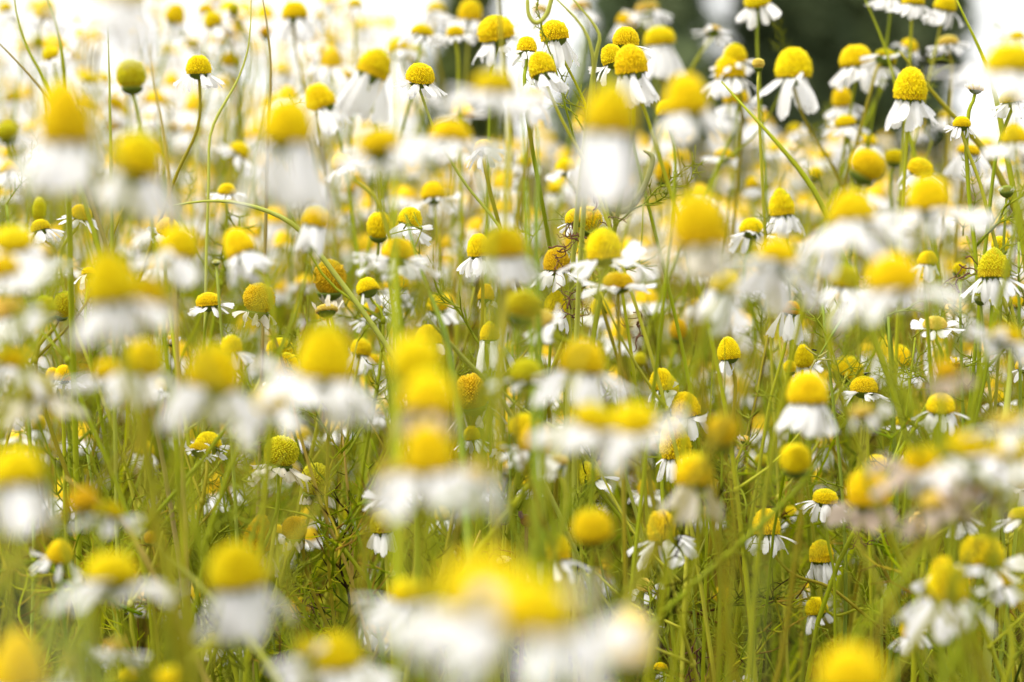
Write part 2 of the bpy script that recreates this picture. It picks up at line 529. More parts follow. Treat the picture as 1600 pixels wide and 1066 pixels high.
# ------------------------------------------------------------------ every flower the photograph shows
# x y width height depth petals lean toward disc petal [waypoints] | label @ short name for neighbours
TABLE = """
# ---- top left
103 178 80 84 .46 D 2 0 y w pl=1.25 | huge blurred tall yellow dome over a white skirt beneath curved green stems @huge top-left dome
94 152 60 50 .5 U -4 0 y w pl=0.9 
217 237 76 62 .49 D 10 0 y w pl=1.2 | huge blurred chamomile tilting right, its white skirt merging with the taller dome beside it
186 -22 80 56 .40 U 0 4 y w pl=1.0 
310 101 38 27 1.04 U 0 -6 y w wp=313,150;316,196;300,232;270,286 | sharp low chamomile cup on a thin forked stem, flat petals near the upper left @forked-stem chamomile
205 116 42 43 .87 N 2 0 g w wp=212,160;220,205 | bald soft-edged yellow ball standing on a slim green stalk
78 82 26 15 1.22 F 0 -10 y w wp=83,105;92,135
105 83 22 12 1.5 F 2 -5 o w
42 72 20 11 1.7 F 0 -3 y w
60 64 20 18 1.6 N 0 0 g w
8 11 20 14 1.4 D 0 0 y w
73 14 33 26 1.35 D -3 0 y w
140 122 24 14 1.45 U 0 0 y w
163 122 22 17 1.6 D 0 0 y w
153 171 20 17 1.7 U 0 0 y w
183 158 30 18 1.6 U 5 0 y w
195 174 20 16 1.6 D 0 0 y w
177 198 24 14 1.6 U 0 0 o w
260 166 20 15 1.7 D 0 0 y w
270 198 22 12 1.6 W 0 0 o w
275 20 32 28 1.5 D 0 0 y w
322 13 24 15 1.4 D 0 0 y w
331 29 28 21 1.3 U -5 0 y w
360 91 27 20 1.4 U 4 0 y w
358 61 20 10 1.5 F 0 0 y w
300 66 24 14 1.6 U 0 0 y w
260 75 23 14 1.7 U 0 0 y w
365 13 17 17 1.3 N 0 0 g w
369 34 15 20 1.4 N 0 0 o w
378 233 34 17 1.28 U 0 0 y w
355 295 28 15 1.12 F 2 -4 y w | small sharp flat-petalled chamomile low among grass left of the long blurred skirt
262 352 34 20 1.0 F 0 -22 y w | sharp fan of white petals spreading under the blurred pair of domes @sharp petal fan
61 327 20 35 1.1 N 3 0 g w
128 330 32 18 1.03 F 6 -12 y w
62 352 30 16 1.04 U -5 6 y w
10 205 34 26 .7 N 0 0 g w
16 262 30 18 1.3 U 0 0 y w
50 205 22 14 1.5 U 0 0 y w
20 150 24 15 1.5 U 0 0 y w
# ---- top centre left
460 15 40 25 1.3 D 0 0 y w
555 4 22 12 1.4 D 0 0 y w
500 23 18 10 1.6 D 0 0 y w
488 65 20 13 1.5 D -4 0 y w
510 76 26 14 1.4 D 3 0 y w
541 115 26 14 1.45 U 3 0 y w
415 50 17 15 1.3 N 0 0 o w
588 98 50 44 1.22 S 20 0 y w pl=1.5 wp=585,190;592,260 | broad-skirted chamomile leaning right, its long petals hanging like a lampshade @lampshade chamomile
622 72 34 26 1.4 U 0 0 y w
645 86 32 30 1.45 N 0 0 g w
657 113 43 28 1.0 U 5 -12 y w pl=.92 wp=664,150;670,190;686,224;716,268;734,308;778,350 stem=p | crisp low dome above spread white petals on a pale S-curved stem @pale S-curved stem
660 47 34 16 1.22 F 0 0 y w
711 48 27 15 1.22 F 0 0 y w
773 42 56 35 1.12 U -6 -10 y w pl=.9 wp=768,90;766,150 | wide chamomile under the top edge, petals seen from below, crossed by an olive stem @olive-crossed chamomile
735 15 36 32 1.35 D 14 0 y w
680 12 30 16 1.5 U 0 0 y w
497 151 46 38 1.18 D -24 0 y w pl=1.15 | bright round dome tilting left with a white petal train trailing right @left-tilting dome
450 186 78 66 .49 S 0 0 y w pl=1.5 fx=-0.2 | huge blurred yellow barrel over a long column of white petals @long white column
590 219 66 36 .52 F -8 2 y w fx=0.1 pl=1.0 | large blurred low dome on a broad band of white petals rising to the right
530 251 30 20 .88 F -38 10 y w
705 206 62 36 .6 F 0 0 y w
772 126 64 32 .5 F 0 -4 y w pl=1.0 | large blurred chamomile with a white petal band just right of the crisp top one
676 298 36 25 1.2 U 0 0 y w
592 352 35 38 1.08 N 0 0 y w
642 338 37 28 1.05 D 18 0 y w
755 228 30 18 1.02 U 0 32 y w
545 294 20 12 1.4 N 0 0 o w
440 110 24 14 1.7 U 0 0 y w
470 200 24 14 1.5 U 0 0 y w
565 40 20 12 1.8 D 0 0 y w
380 55 18 12 1.8 U 0 0 y w
420 250 24 14 1.5 U 0 0 y w
# ---- top centre right
865 47 44 31 1.0 S -4 -4 y w pl=1.05 wp=880,88;898,128;915,165;925,200 | crisp dome with a ragged white skirt beside the tangled pale stems @ragged-skirt chamomile
823 70 30 26 1.0 D 0 0 y w
845 99 40 38 .95 D -12 0 y w wp=862,160;880,190;900,235;930,290
835 150 34 22 .75 D 0 -8 p w
978 57 40 27 1.02 H 0 0 y w
985 92 50 44 0.93 S -6 0 y w pl=1.05 wp=1000,160;1012,185 | stout dome with a closed white skirt, overlapping a sharper dome behind it @stout overlapped dome
955 84 34 30 1.0 U -6 0 y w
955 166 80 80 .46 S 0 0 y w pl=1.45 wp=985,330;945,420 | huge blurred tall yellow thimble over a long white petal column @huge thimble
1030 55 48 27 1.28 S 4 0 y w pl=1.2
980 30 30 19 1.4 S 0 0 y w
1010 10 36 16 1.4 U 0 0 p w
905 8 30 14 1.45 U 0 10 p w
845 14 28 14 1.4 U 0 8 p w
1072 146 66 56 .56 U 0 0 y w pl=0.9 | large blurred dome on a bright white petal slab before the dark trees @bright petal slab
1040 168 30 22 .9 N 0 0 y w
1115 47 26 10 1.28 F 0 16 p w wp=1105,72;1080,108
1182 -3 40 20 1.18 U 0 -12 y w wp=1180,50;1185,105
1185 99 18 16 1.05 N 0 0 p w
1148 83 36 30 1.2 U 6 0 y w
1140 103 46 36 1.2 U -5 0 y w pl=1.05 | firm dome over drooping petals at the left end of the row against dark trees @tree-side dome
1150 150 38 22 1.3 U 0 0 y w
883 258 32 20 1.2 F 0 0 y w
866 293 20 14 1.4 N 0 0 y w
1038 268 25 34 1.2 N -4 0 o w
1132 240 28 16 1.25 F 0 0 y w
1175 285 20 16 1.3 D 0 0 y w
1090 341 86 80 .5 W 0 0 y c pl=1.3 | huge blurred rounded yellow block with hardly any petals below @huge yellow block
900 337 34 20 1.0 H 175 0 y w pl=.8 | crisp low cap with a few petals, dried tendrils curling against it @tendril-side cap
917 342 44 36 1.04 N 6 0 y w
1175 353 38 22 1.1 D 0 0 y w
820 250 22 14 1.4 U 0 0 y w
790 275 22 14 1.5 U 0 0 y w
930 275 22 14 1.4 U 0 0 y w
# ---- top right
1240 98 55 44 1.17 D 0 -4 y w pl=1.2 wp=1250,176;1276,226;1308,274 | large dome with a wide fringe of hanging petals against the dark trees @wide-fringed chamomile
1337 87 50 31 1.2 U -3 -2 y w wp=1335,150;1322,210 | low broad dome on drooping petals between the fringed and the skirted ones
1423 131 50 46 1.07 S 0 -3 y w pl=1.02 wp=1418,205;1414,268;1412,300 | crisp thimble dome with a neat closed white skirt, dark trees behind @neat-skirted thimble
1315 150 30 28 1.3 D -4 0 y w
1320 188 33 15 1.2 U 0 -3 y w
1385 88 34 18 1.18 F 20 24 g w
1423 70 26 15 1.28 F 10 0 y w
1427 -2 34 18 1.18 U 8 -12 y w
1390 -12 30 16 1.2 U 0 -12 y w
1478 4 34 22 1.2 D 16 0 y w
1482 62 30 14 1.22 U 6 12 p w
1525 136 24 10 1.0 A 6 0 p w | half-open young flower whose white petals stand upright like a crown @upright white crown
1578 88 78 42 .54 F 0 0 y w pl=1.0 | large blurred low dome with a white petal band cut by the upper right edge
1580 150 36 18 1.02 D -6 -8 y w wp=1580,185;1562,212;1550,290
1503 190 27 15 1.0 D 0 0 y w pl=.85 wp=1507,225;1520,262;1536,302 | small young chamomile with a bell of petals on a thin slanting stem @bell-petalled youngster
1515 233 36 15 1.18 S 0 0 y w pl=1.1
1586 210 40 26 .8 U 0 0 y w
1357 256 52 44 .76 N 0 0 y w
1397 244 28 22 1.2 N 0 0 y w
1355 218 30 16 1.3 U 0 0 y w
1440 259 40 22 1.12 U 5 0 y w
1450 300 64 52 .6 F 0 0 y w pl=1.15 | large blurred round dome above a wide milky petal band at the right @round milky dome
1330 326 72 50 .56 U 0 0 y w fx=0.2 pl=1.0 
1220 315 38 42 1.1 D -10 0 y w
1275 270 20 20 1.3 N 0 0 y w
1240 200 20 12 1.5 U 0 0 y w
1210 230 20 12 1.5 U 0 0 y w
1480 180 22 12 1.5 U 0 0 y w
1590 55 24 14 1.4 U 0 0 y w
1290 240 22 14 1.5 D 0 0 y w
# ---- left middle
20 369 62 28 .6 U 0 4 y w
62 392 40 20 .7 U 10 0 p w
-2 415 60 30 .55 F 0 0 y w pl=0.95 
8 478 50 24 .6 U 0 0 p w
170 430 78 78 .46 D -3 0 y w pl=1.0 | huge blurred yellow block at the left, joined by a lower dome beside it @huge left block
228 452 58 44 .5 W 6 0 y b
280 376 58 46 .6 U 6 0 y w pl=0.92 | large blurred dome on wide drooping petals below the sharp petal fan
371 379 46 42 .82 D -24 0 y w
325 467 38 20 1.0 F 0 -3 y w pl=.85 wp=322,500;318,540 | crisp flat chamomile seen edge-on with a dark green cup, crossed by a grass stem @edge-on flat chamomile
405 465 45 45 .985 W 4 0 o c b wp=421,500;440,560;454,610;466,670;490,750;520,840;552,915 stem=s | crisp golden ball with shrivelled petals on a long straw-coloured stem @straw-stemmed ball
100 475 30 40 .98 N 6 0 g w
72 480 28 36 .9 N -6 0 g w
100 582 28 22 1.0 U 0 0 y w | small sharp dome with crumpled petals behind green stems at the left @crumpled left dome
82 584 22 18 1.05 U -8 0 y w
20 556 58 26 .6 U 0 0 y w pl=1.0 
225 556 56 48 .55 U 4 0 y w fx=-0.2 pl=1.0 
168 576 44 24 .57 F -4 0 y w pl=1.1 
335 570 82 66 .5 U 4 0 y w fx=-0.12 pl=1.0 | huge blurred smooth dome left of the white-tented one @smooth left dome
362 536 33 25 .9 H 0 0 y w
420 620 56 36 .56 F 0 0 y w fx=-0.2 pl=1.05 
326 688 40 24 1.0 F 0 24 y w pl=.72 | crisp small open flower facing up with short white petals, dark grass below @small open flower
314 700 34 14 .98 F 0 18 y w pl=.7
183 612 20 12 1.02 A 180 0 p w
55 602 56 36 .6 F 0 0 g c
25 726 78 54 .46 S 0 0 y w pl=1.1 | huge blurred dome with pale skirt cut by the left edge, above the pale blade
8 495 30 14 1.03 F 0 0 y w
140 424 24 12 1.02 X 0 10 y w
268 530 20 14 1.05 A 0 0 p w
# ---- centre
622 388 48 33 .86 F 0 -2 y w wp=622,440 pl=1.18 
515 432 47 52 1.06 W 4 0 o c b | crisp ochre egg with shrivelled cream petals half hidden by a grass blade @ochre egg
510 482 34 12 .98 A 0 6 p c
573 446 34 22 1.05 X -6 0 y w
580 481 34 20 1.08 U 0 0 y w
620 437 38 25 1.14 S 0 0 y w pl=1.1
682 472 33 24 1.12 D 0 0 y w
748 383 36 32 1.0 D -10 0 y w
787 376 66 44 .62 U 0 0 y w wp=782,460;770,540;752,610;738,665 stem=o pl=0.78 | large blurred dome on a thick dark olive stem curving down leftward @olive-stemmed dome
765 516 29 28 1.0 S 3 0 y w pl=1.7 wp=766,600 | slim sharp thimble with a flared petal skirt right of the diagonal green stem @slim thimble
670 522 40 27 1.0 W 0 0 y c | crisp low dome with a short fringe of withered petals above the stacked blurred domes @withered-fringe dome
510 545 84 86 .5 U -2 0 y w fx=-0.14 pl=0.95 | huge blurred egg-shaped dome on a broad white petal tent left of centre @white-tented egg
650 562 74 70 .46 N 0 0 y w fx=0.03 | topmost of the huge blurred yellow domes stacked left of centre @stacked yellow domes
672 612 80 66 .45 W 0 0 y b fx=0.05 
668 700 74 70 .44 U 0 0 y w fx=0.06 pl=0.95 | lowest of the huge stacked blurred domes, with pale petals to both sides
437 545 38 34 1.05 N -4 0 y w
447 568 38 34 1.0 D 4 0 y w | crisp dome with hanging petals crossed by the straw-coloured stem
737 612 50 52 .99 X -9 0 o c wp=735,680 b | tall crisp golden egg behind crossing stems with two withered petals hanging @golden egg
440 705 49 44 .98 D 14 0 g c b | olive-tinted bald dome with a drooping petal, left of the straw stem @olive bald dome
737 676 25 20 .99 D 0 0 y w
786 697 20 14 1.0 U 0 0 y w
565 541 33 24 1.1 D 6 0 y w
760 456 24 26 1.05 W 0 0 o c
495 338 40 28 .78 S 0 0 y w pl=1.1
583 560 24 16 1.2 U 0 0 y w
745 738 40 24 .42 U 0 20 p w pl=1.1
612 735 40 20 .45 U 0 14 p w
480 300 24 14 1.4 U 0 0 y w
700 310 20 14 1.5 U 0 0 y w
545 330 22 14 1.4 U 0 0 y w
# ---- centre right
943 380 53 46 .87 F 0 -4 y w wp=932,440;930,520;928,600 pl=1.28 | soft bright dome with two long flat petal wings on a thick green stem @winged bright dome
870 404 40 34 1.0 D 6 -4 o w wp=885,450;890,510 | crisp ochre dome with dark dried tendrils curling over its top @tendril-topped dome
967 436 46 22 .9 F 0 -4 o w wp=965,480;968,560 pl=1.15 | low ochre cap on flat petals directly under the winged bright dome
868 470 33 32 1.0 D -4 0 y w
845 497 36 20 .85 F 0 -6 p w
820 476 52 44 .7 N 0 0 g w
910 556 70 46 .62 U 0 0 y w pl=0.88 | large blurred dome on a split white petal fan, centre right @split petal fan
822 577 52 30 .7 F -3 0 g w pl=0.85 | olive-tinted blurred dome on flat petal bars left of the split petal fan
1033 592 36 31 1.0 W 0 0 y w | crisp round dome with crumpled white petals behind the greenish-streaked dome @crumpled round dome
1046 600 28 30 1.06 D 10 0 y w
1070 632 43 37 1.0 D -10 0 y w pl=.85 wp=1085,690 | crisp dotted dome tilting left with petals folded to its right @dotted dome
1053 682 46 62 .97 D -8 0 y w
1138 543 34 34 1.0 X 0 0 y w pl=.9 | crisp small thimble with two long petals hanging straight down @two-petalled thimble
1060 515 25 30 1.2 N 0 0 o w
1135 441 44 32 .66 S 5 0 y w pl=1.4
930 648 62 34 .5 U 0 0 y w
990 650 66 44 .5 F 0 0 y w pl=1.0 | large blurred low dome on a long cream petal band, right of centre @long cream band
1130 672 44 50 .6 N 0 0 o w fx=-0.06 | blurred brownish bald dome on a tall stalk right of the dotted dome
815 664 38 36 .78 N 0 0 y w
838 681 48 44 .77 D -6 0 o w
1077 318 22 16 1.3 U 0 0 y w
938 479 28 24 1.2 D 0 0 y w
1165 686 16 10 1.0 A 0 6 p w
1005 408 24 16 1.3 U 0 0 y w
1095 470 22 16 1.3 D 0 0 y w
1180 440 24 18 1.2 U 0 0 y w
1000 560 22 16 1.2 N 0 0 g w
# ---- right middle
1215 395 62 40 .56 U 0 0 y w fx=-0.2 pl=0.95 
1395 425 80 52 .5 F 0 0 y w fx=0.22 pl=0.98 | huge blurred dome on the widest white petal band at the right @widest right band
1320 430 42 34 .82 D 0 0 g w fx=0.16 
1553 410 48 46 .97 D 0 4 g w wp=1549,475;1545,560;1525,655;1505,760 | crisp greenish egg-shaped dome near the right edge on a long thick stem @greenish right egg
1563 382 26 24 1.03 N 0 0 y w
1500 420 20 18 1.1 N 0 0 y w
1450 402 30 18 .92 D 0 0 y w
1237 480 27 18 1.03 S 2 0 o w pl=1.75 wp=1229,535;1214,590;1198,655 | narrow young chamomile whose petals hang closed like an upside-down tulip @upside-down tulip
1255 554 30 32 1.06 D 0 0 y w
1234 573 18 20 1.05 N 0 0 y w
1328 574 48 34 1.12 N 30 0 y w fx=0.16 | smooth tilted oval dome just above the fly-topped chamomile
1405 556 36 34 1.1 D 0 0 y w
1350 600 41 24 1.0 F 0 3 y w pl=.8 wp=1354,640;1356,700 | crisp flat-topped chamomile with a tiny dark fly on its dome @fly-topped chamomile
1262 606 60 46 .75 D 0 0 y w pl=1.05 fx=-0.17 | soft pointed dome with wide hanging petals below the broken green stalk @soft pointed dome
1347 640 36 16 .62 W 0 0 p w pl=1.4 fx=0.2 
1243 716 45 42 .82 N 0 0 y w fx=-0.1 
1410 656 26 16 1.08 F 0 8 y w
1470 629 42 26 .92 D 0 0 y w pl=.8
1495 564 20 9 1.0 A 2 4 y w wp=1497,590;1506,640;1507,672 | tiny cup-shaped young flower on a slender yellow-green stalk @tiny cup flower
1600 568 26 18 1.0 U -6 0 y w
1574 522 52 24 .6 F 0 0 y w
1461 503 36 16 .97 F 0 -4 p w
1512 694 70 42 .56 U 0 0 y w pl=0.95 
1580 697 54 34 .55 F 0 0 y w
1575 655 50 20 .5 F 0 6 p w pl=1.0 
1445 715 62 38 .56 F 0 0 y b pl=1.0 
1478 575 36 20 .55 W 0 0 o b pl=1.5
1590 470 24 18 1.2 U 0 0 y w
1250 440 24 16 1.2 U 0 0 g w
1565 345 24 14 1.2 U 0 0 y w
# ---- bottom left
170 796 42 24 .62 F 0 8 y w
130 778 44 30 .55 N 0 0 o w
175 886 80 40 .5 F 4 4 y w fx=-0.1 pl=0.95 | huge blurred low dome over a broad pale petal fan at the lower left @pale-fanned left dome
370 882 86 64 .5 S 0 0 y w pl=.95 | huge blurred rounded dome with a pale skirt left of the lower centre @pale-skirted dome
28 1030 80 84 .45 U 0 0 y w | huge blurred yellow ball in the bottom left corner under the pale blade
265 1062 62 40 .56 U 0 0 y w
200 1056 30 24 .75 N 0 0 y w
182 1008 34 20 .6 F 0 10 p w
112 1030 30 22 .6 S 0 0 p w
235 840 18 20 .92 N 0 0 o w
493 749 43 47 1.0 W 2 0 g c b | crisp greenish ball with shrivelled petals behind the straw stem @greenish straw-side ball
460 825 36 34 1.0 W 4 0 o c b | smooth golden ball with a wisp of dry petals by the rough brown cone @smooth golden ball
434 827 20 14 1.05 U 0 0 y w
406 831 46 52 1.0 X 6 0 o c | rough brownish-yellow cone, its flank crossed by a dark green stem @rough brown cone
597 813 37 34 .97 S 0 0 g w pl=.98 wp=603,880 | crisp thimble with its petals closed straight down like a bell @closed white bell
611 764 36 20 .92 F 0 0 p w pl=1.1 | pale creamy dome on flat white petals just above the closed white bell
640 921 58 34 .55 F 0 0 y w pl=0.95 
752 905 130 72 .30 F -4 0 y w pl=.85 | upper left of two enormous blurred domes at the bottom centre
838 938 120 74 .29 U 4 0 y w pl=1.0 | lower right of two enormous blurred domes at the bottom, over the largest white petals @enormous bottom dome
527 1016 72 50 .5 U 0 0 y w pl=1.0 | huge blurred squarish dome low on the bottom edge left of the enormous pair @bottom-edge square dome
480 1008 42 24 .5 F 0 0 y w
466 945 26 22 1.05 W 0 0 o b
787 797 20 16 1.03 N 0 0 o w
# ---- bottom centre right
865 852 50 42 .84 U 0 2 y w pl=1.0 | soft yellow dome with petals spread like an umbrella beside the fringed white one @soft umbrella chamomile
1033 820 46 42 .92 U -6 0 y w pl=1.15 | soft dome leaning left over the densest double white petal fringe @dense white fringe
925 817 60 44 .62 N 0 0 y w
918 737 34 34 1.0 H -30 0 g w
1085 731 60 46 .66 S 0 0 y c pl=1.0 fx=-0.12 | blurred dome with a beige skirt of fading petals below the dotted dome @beige-skirted dome
1008 912 26 14 1.0 U 24 -30 p w
985 1000 64 90 .5 N 0 0 y w | huge blurred upright yellow egg just right of the largest white petals
1004 968 26 16 1.02 H 0 0 p w
1033 1042 22 14 1.0 X 0 20 y w
1165 1070 34 14 1.0 A 0 0 p w
826 752 22 18 1.05 D 0 0 y w
872 718 30 16 .85 X 0 0 p w
# ---- bottom right
1197 815 42 38 1.0 D 2 3 y w pl=.85 wp=1208,866;1222,888;1260,912;1310,926 | crisp dotted thimble with ragged petals, left of two stems that cross @ragged dotted thimble
1290 774 38 20 .978 U 0 -2 y w pl=.95 wp=1290,815;1293,850;1303,890;1304,924 | crisp low dome above another crisp flower, its stem running down across it @stem-crossing low dome
1283 860 37 33 1.012 S 2 0 y w pl=.92 wp=1281,905;1283,945;1292,967;1304,972;1330,958;1362,953 | crisp thimble crossed by the stem of the low dome above it @stem-crossed thimble
1275 946 34 24 1.05 X -4 0 y w | small softer yellow dome with few petals under the crossed thimble
1357 758 66 56 .66 W 0 0 y b pl=1.4 fx=0.14 | blurred round dome with pinkish-brown dried petals below, at lower right @pinkish-brown dome
1370 725 44 26 1.08 N 0 0 y w
1472 882 38 24 .8 F -10 30 y w pl=1.1
1535 857 68 44 .76 U 4 0 y w pl=.95 | large soft dome at lower right with petals trailing off to the right @trailing-petalled dome
1480 908 62 54 .66 U 2 4 y w pl=1.12 | large blurred round dome with a shine, over wide pale petals at lower right @shiny round dome
1597 800 40 16 .9 F -6 0 y w
1590 752 40 16 .98 U 0 -6 y w
1330 1044 100 64 .4 N 0 0 y w fx=0.1 | huge blurred yellow dome rising from the bottom edge at lower right
1602 935 30 44 1.0 N 0 0 o w
1440 817 38 34 .96 N 0 0 p w
1530 705 44 24 .6 W 0 0 o b pl=1.5
1460 780 50 22 .55 W 0 4 p b pl=1.6
1540 760 50 22 .57 F 0 0 p b pl=1.0 
1100 420 20 14 1.4 U 0 0 y w

# soft heads low among the stems
60 660 24 20 1.15 U 0 0 y w
230 700 22 18 1.2 D 0 0 y w
590 640 22 16 1.2 U 0 0 y w
540 800 24 20 1.18 D 0 0 g w
690 800 26 22 1.15 U 0 0 y w
770 760 26 20 1.14 F 0 0 y w
905 680 24 20 1.2 D 0 0 y w
1010 760 26 22 1.16 U 0 0 o w
1110 800 24 20 1.22 D 0 0 y w
1190 720 22 20 1.15 N 0 0 g w
1130 930 26 24 1.2 N 0 0 o w
1390 790 28 24 1.14 U 0 0 y w
1560 620 24 18 1.15 U 0 0 y w
1420 980 30 24 .86 U 0 0 y w
1560 900 40 30 .82 D 0 0 y w
95 860 40 30 .78 U 0 0 y w
330 1000 24 20 1.1 D 0 0 y w
590 980 26 20 1.12 D 0 0 o w
1230 800 22 16 1.2 U 0 0 y w
1500 800 30 24 .9 D 0 0 y w
250 600 24 18 1.15 U 0 0 y w
30 640 24 18 1.12 D 0 0 y w
880 620 22 16 1.2 F 0 0 y w
1470 700 26 20 1.12 D 0 0 y w
"""
ROWS = []
for ln in TABLE.strip().split('\n'):
    if not ln.strip() or ln.startswith('#'):
        continue
    body, _, lab = ln.partition('|')
    t = body.split()
    lab, _, anc = lab.partition('@')
    r = dict(px=float(t[0]), py=float(t[1]), w=float(t[2]), h=float(t[3]), z=float(t[4]), k=t[5], lean=float(t[6]), pit=float(t[7]),
             dc=t[8], pc=t[9], label=lab.strip(), anchor=anc.strip(), wp=[], pl=1.0, stem=None, ball=False, fx=None)
    for q in t[10:]:
        if q.startswith('wp='):
            r['wp'] = [tuple(map(float, c.split(','))) for c in q[3:].split(';')]
        elif q.startswith('pl='):
            r['pl'] = float(q[3:])
        elif q.startswith('stem='):
            r['stem'] = q[5:]
        elif q.startswith('fx='):
            r['fx'] = float(q[3:])
        elif q == 'b':
            r['ball'] = True
    if r['z'] < .8:
        r['z'] = r['z'] ** .72
    ROWS.append(r)

ANCHORS = [(r['px'], r['py'], r['anchor']) for r in ROWS if r['anchor']]
ANCHORS += [(900, 40, 'tangled pale stems'), (612, 300, 'thick upright green blade'), (1292, 530, 'broken green stalk'), (30, 905, 'close pale blade'),
            (823, 820, 'brown seed head'), (1400, 540, 'feathery green sprig'), (690, 500, 'diagonal green stem')]
USED = {}


def direction(dx, dy):
    if abs(dx) > 2.2 * abs(dy):
        return 'right of' if dx > 0 else 'left of'
    if abs(dy) > 2.2 * abs(dx):
        return 'below' if dy > 0 else 'above'
    return ('below' if dy > 0 else 'above') + ' and ' + ('right of' if dx > 0 else 'left of')


def auto_label(r):
    z, hw = r['z'], r['h'] / r['w']
    size = 'huge blurred' if r['w'] > 68 else 'blurred' if z < .75 else 'soft-focus' if z < .92 else 'sharp' if z < 1.12 else 'small soft' if z < 1.3 else 'tiny distant'
    dc = {'y': 'yellow', 'g': 'greenish', 'o': 'ochre', 'p': 'pale'}[r['dc']]
    pet = {'F': 'with flat petals', 'U': 'with spread petals', 'D': 'with drooping petals', 'S': 'with a petal skirt', 'X': 'with few petals', 'W': 'with withered petals',
           'A': 'with upright petals', 'H': 'with one-sided petals', 'N': 'without petals'}[r['k']]
    form = {'N': 'ball'}.get(r['k'], 'dome' if hw > .72 else 'low dome')
    near = sorted(ANCHORS, key=lambda a: math.hypot(a[0] - r['px'], a[1] - r['py']))
    tries = []
    for a in near[:5]:
        dx, dy = r['px'] - a[0], r['py'] - a[1]
        tries.append('%s %s %s %s, %s the %s' % (size, dc, form, pet, ('just ' if math.hypot(dx, dy) < 75 else '') + direction(dx, dy), a[2]))
    for a in near[:5]:
        dx, dy = r['px'] - a[0], r['py'] - a[1]
        tries.append('%s %s %s, %s the %s' % (size, dc, form, ('farther ' if math.hypot(dx, dy) > 75 else 'close ') + direction(dx, dy), a[2]))
    for t in tries:
        if t not in USED and len(t.split()) <= 16:
            return t
    return tries[0]


for r in ROWS:
    if r['label']:
        USED[r['label']] = 1

STEM_COL = {'g': (.22, .29, .015), 's': (.50, .36, .06), 'o': (.16, .165, .010), 'p': (.46, .50, .08), 'b': (.22, .15, .04)}
GROUP = 'chamomile flowers in the field'


def axis_matrix(lean, pit, spin):
    m = Matrix.Rotation(R(lean), 3, 'Y') @ Matrix.Rotation(R(pit), 3, 'X') @ Matrix.Rotation(spin, 3, 'Z')
    return m


def place(name, me, parent, loc, rot, sc, color=None):
    o = link(name, me, parent)
    o.matrix_local = Matrix.Translation(loc) @ rot.to_4x4() @ Matrix.Diagonal((*sc, 1))
    if color is not None:
        o.color = (*color, 1)
    return o


def to_ground(pts, rn):
    """carry a stem on smoothly from its last point down into the soil"""
    last = pts[-1]
    dv = last - pts[-2]
    dv = dv / (np.linalg.norm(dv) + 1e-9)
    st = max(.03, min(.09, last[2] * .35))
    a = last + dv * st * .6 - np.array((0, 0, st * .45))
    a[2] = min(a[2], last[2] * .85)
    foot = np.array((a[0] + dv[0] * st * .5 + rn.uniform(-.008, .008), a[1] + rn.uniform(0, .03), 0))
    pts += [a, a * .45 + foot * .55 + np.array((dv[0] * st * .12, 0, 0)), foot]
    return foot


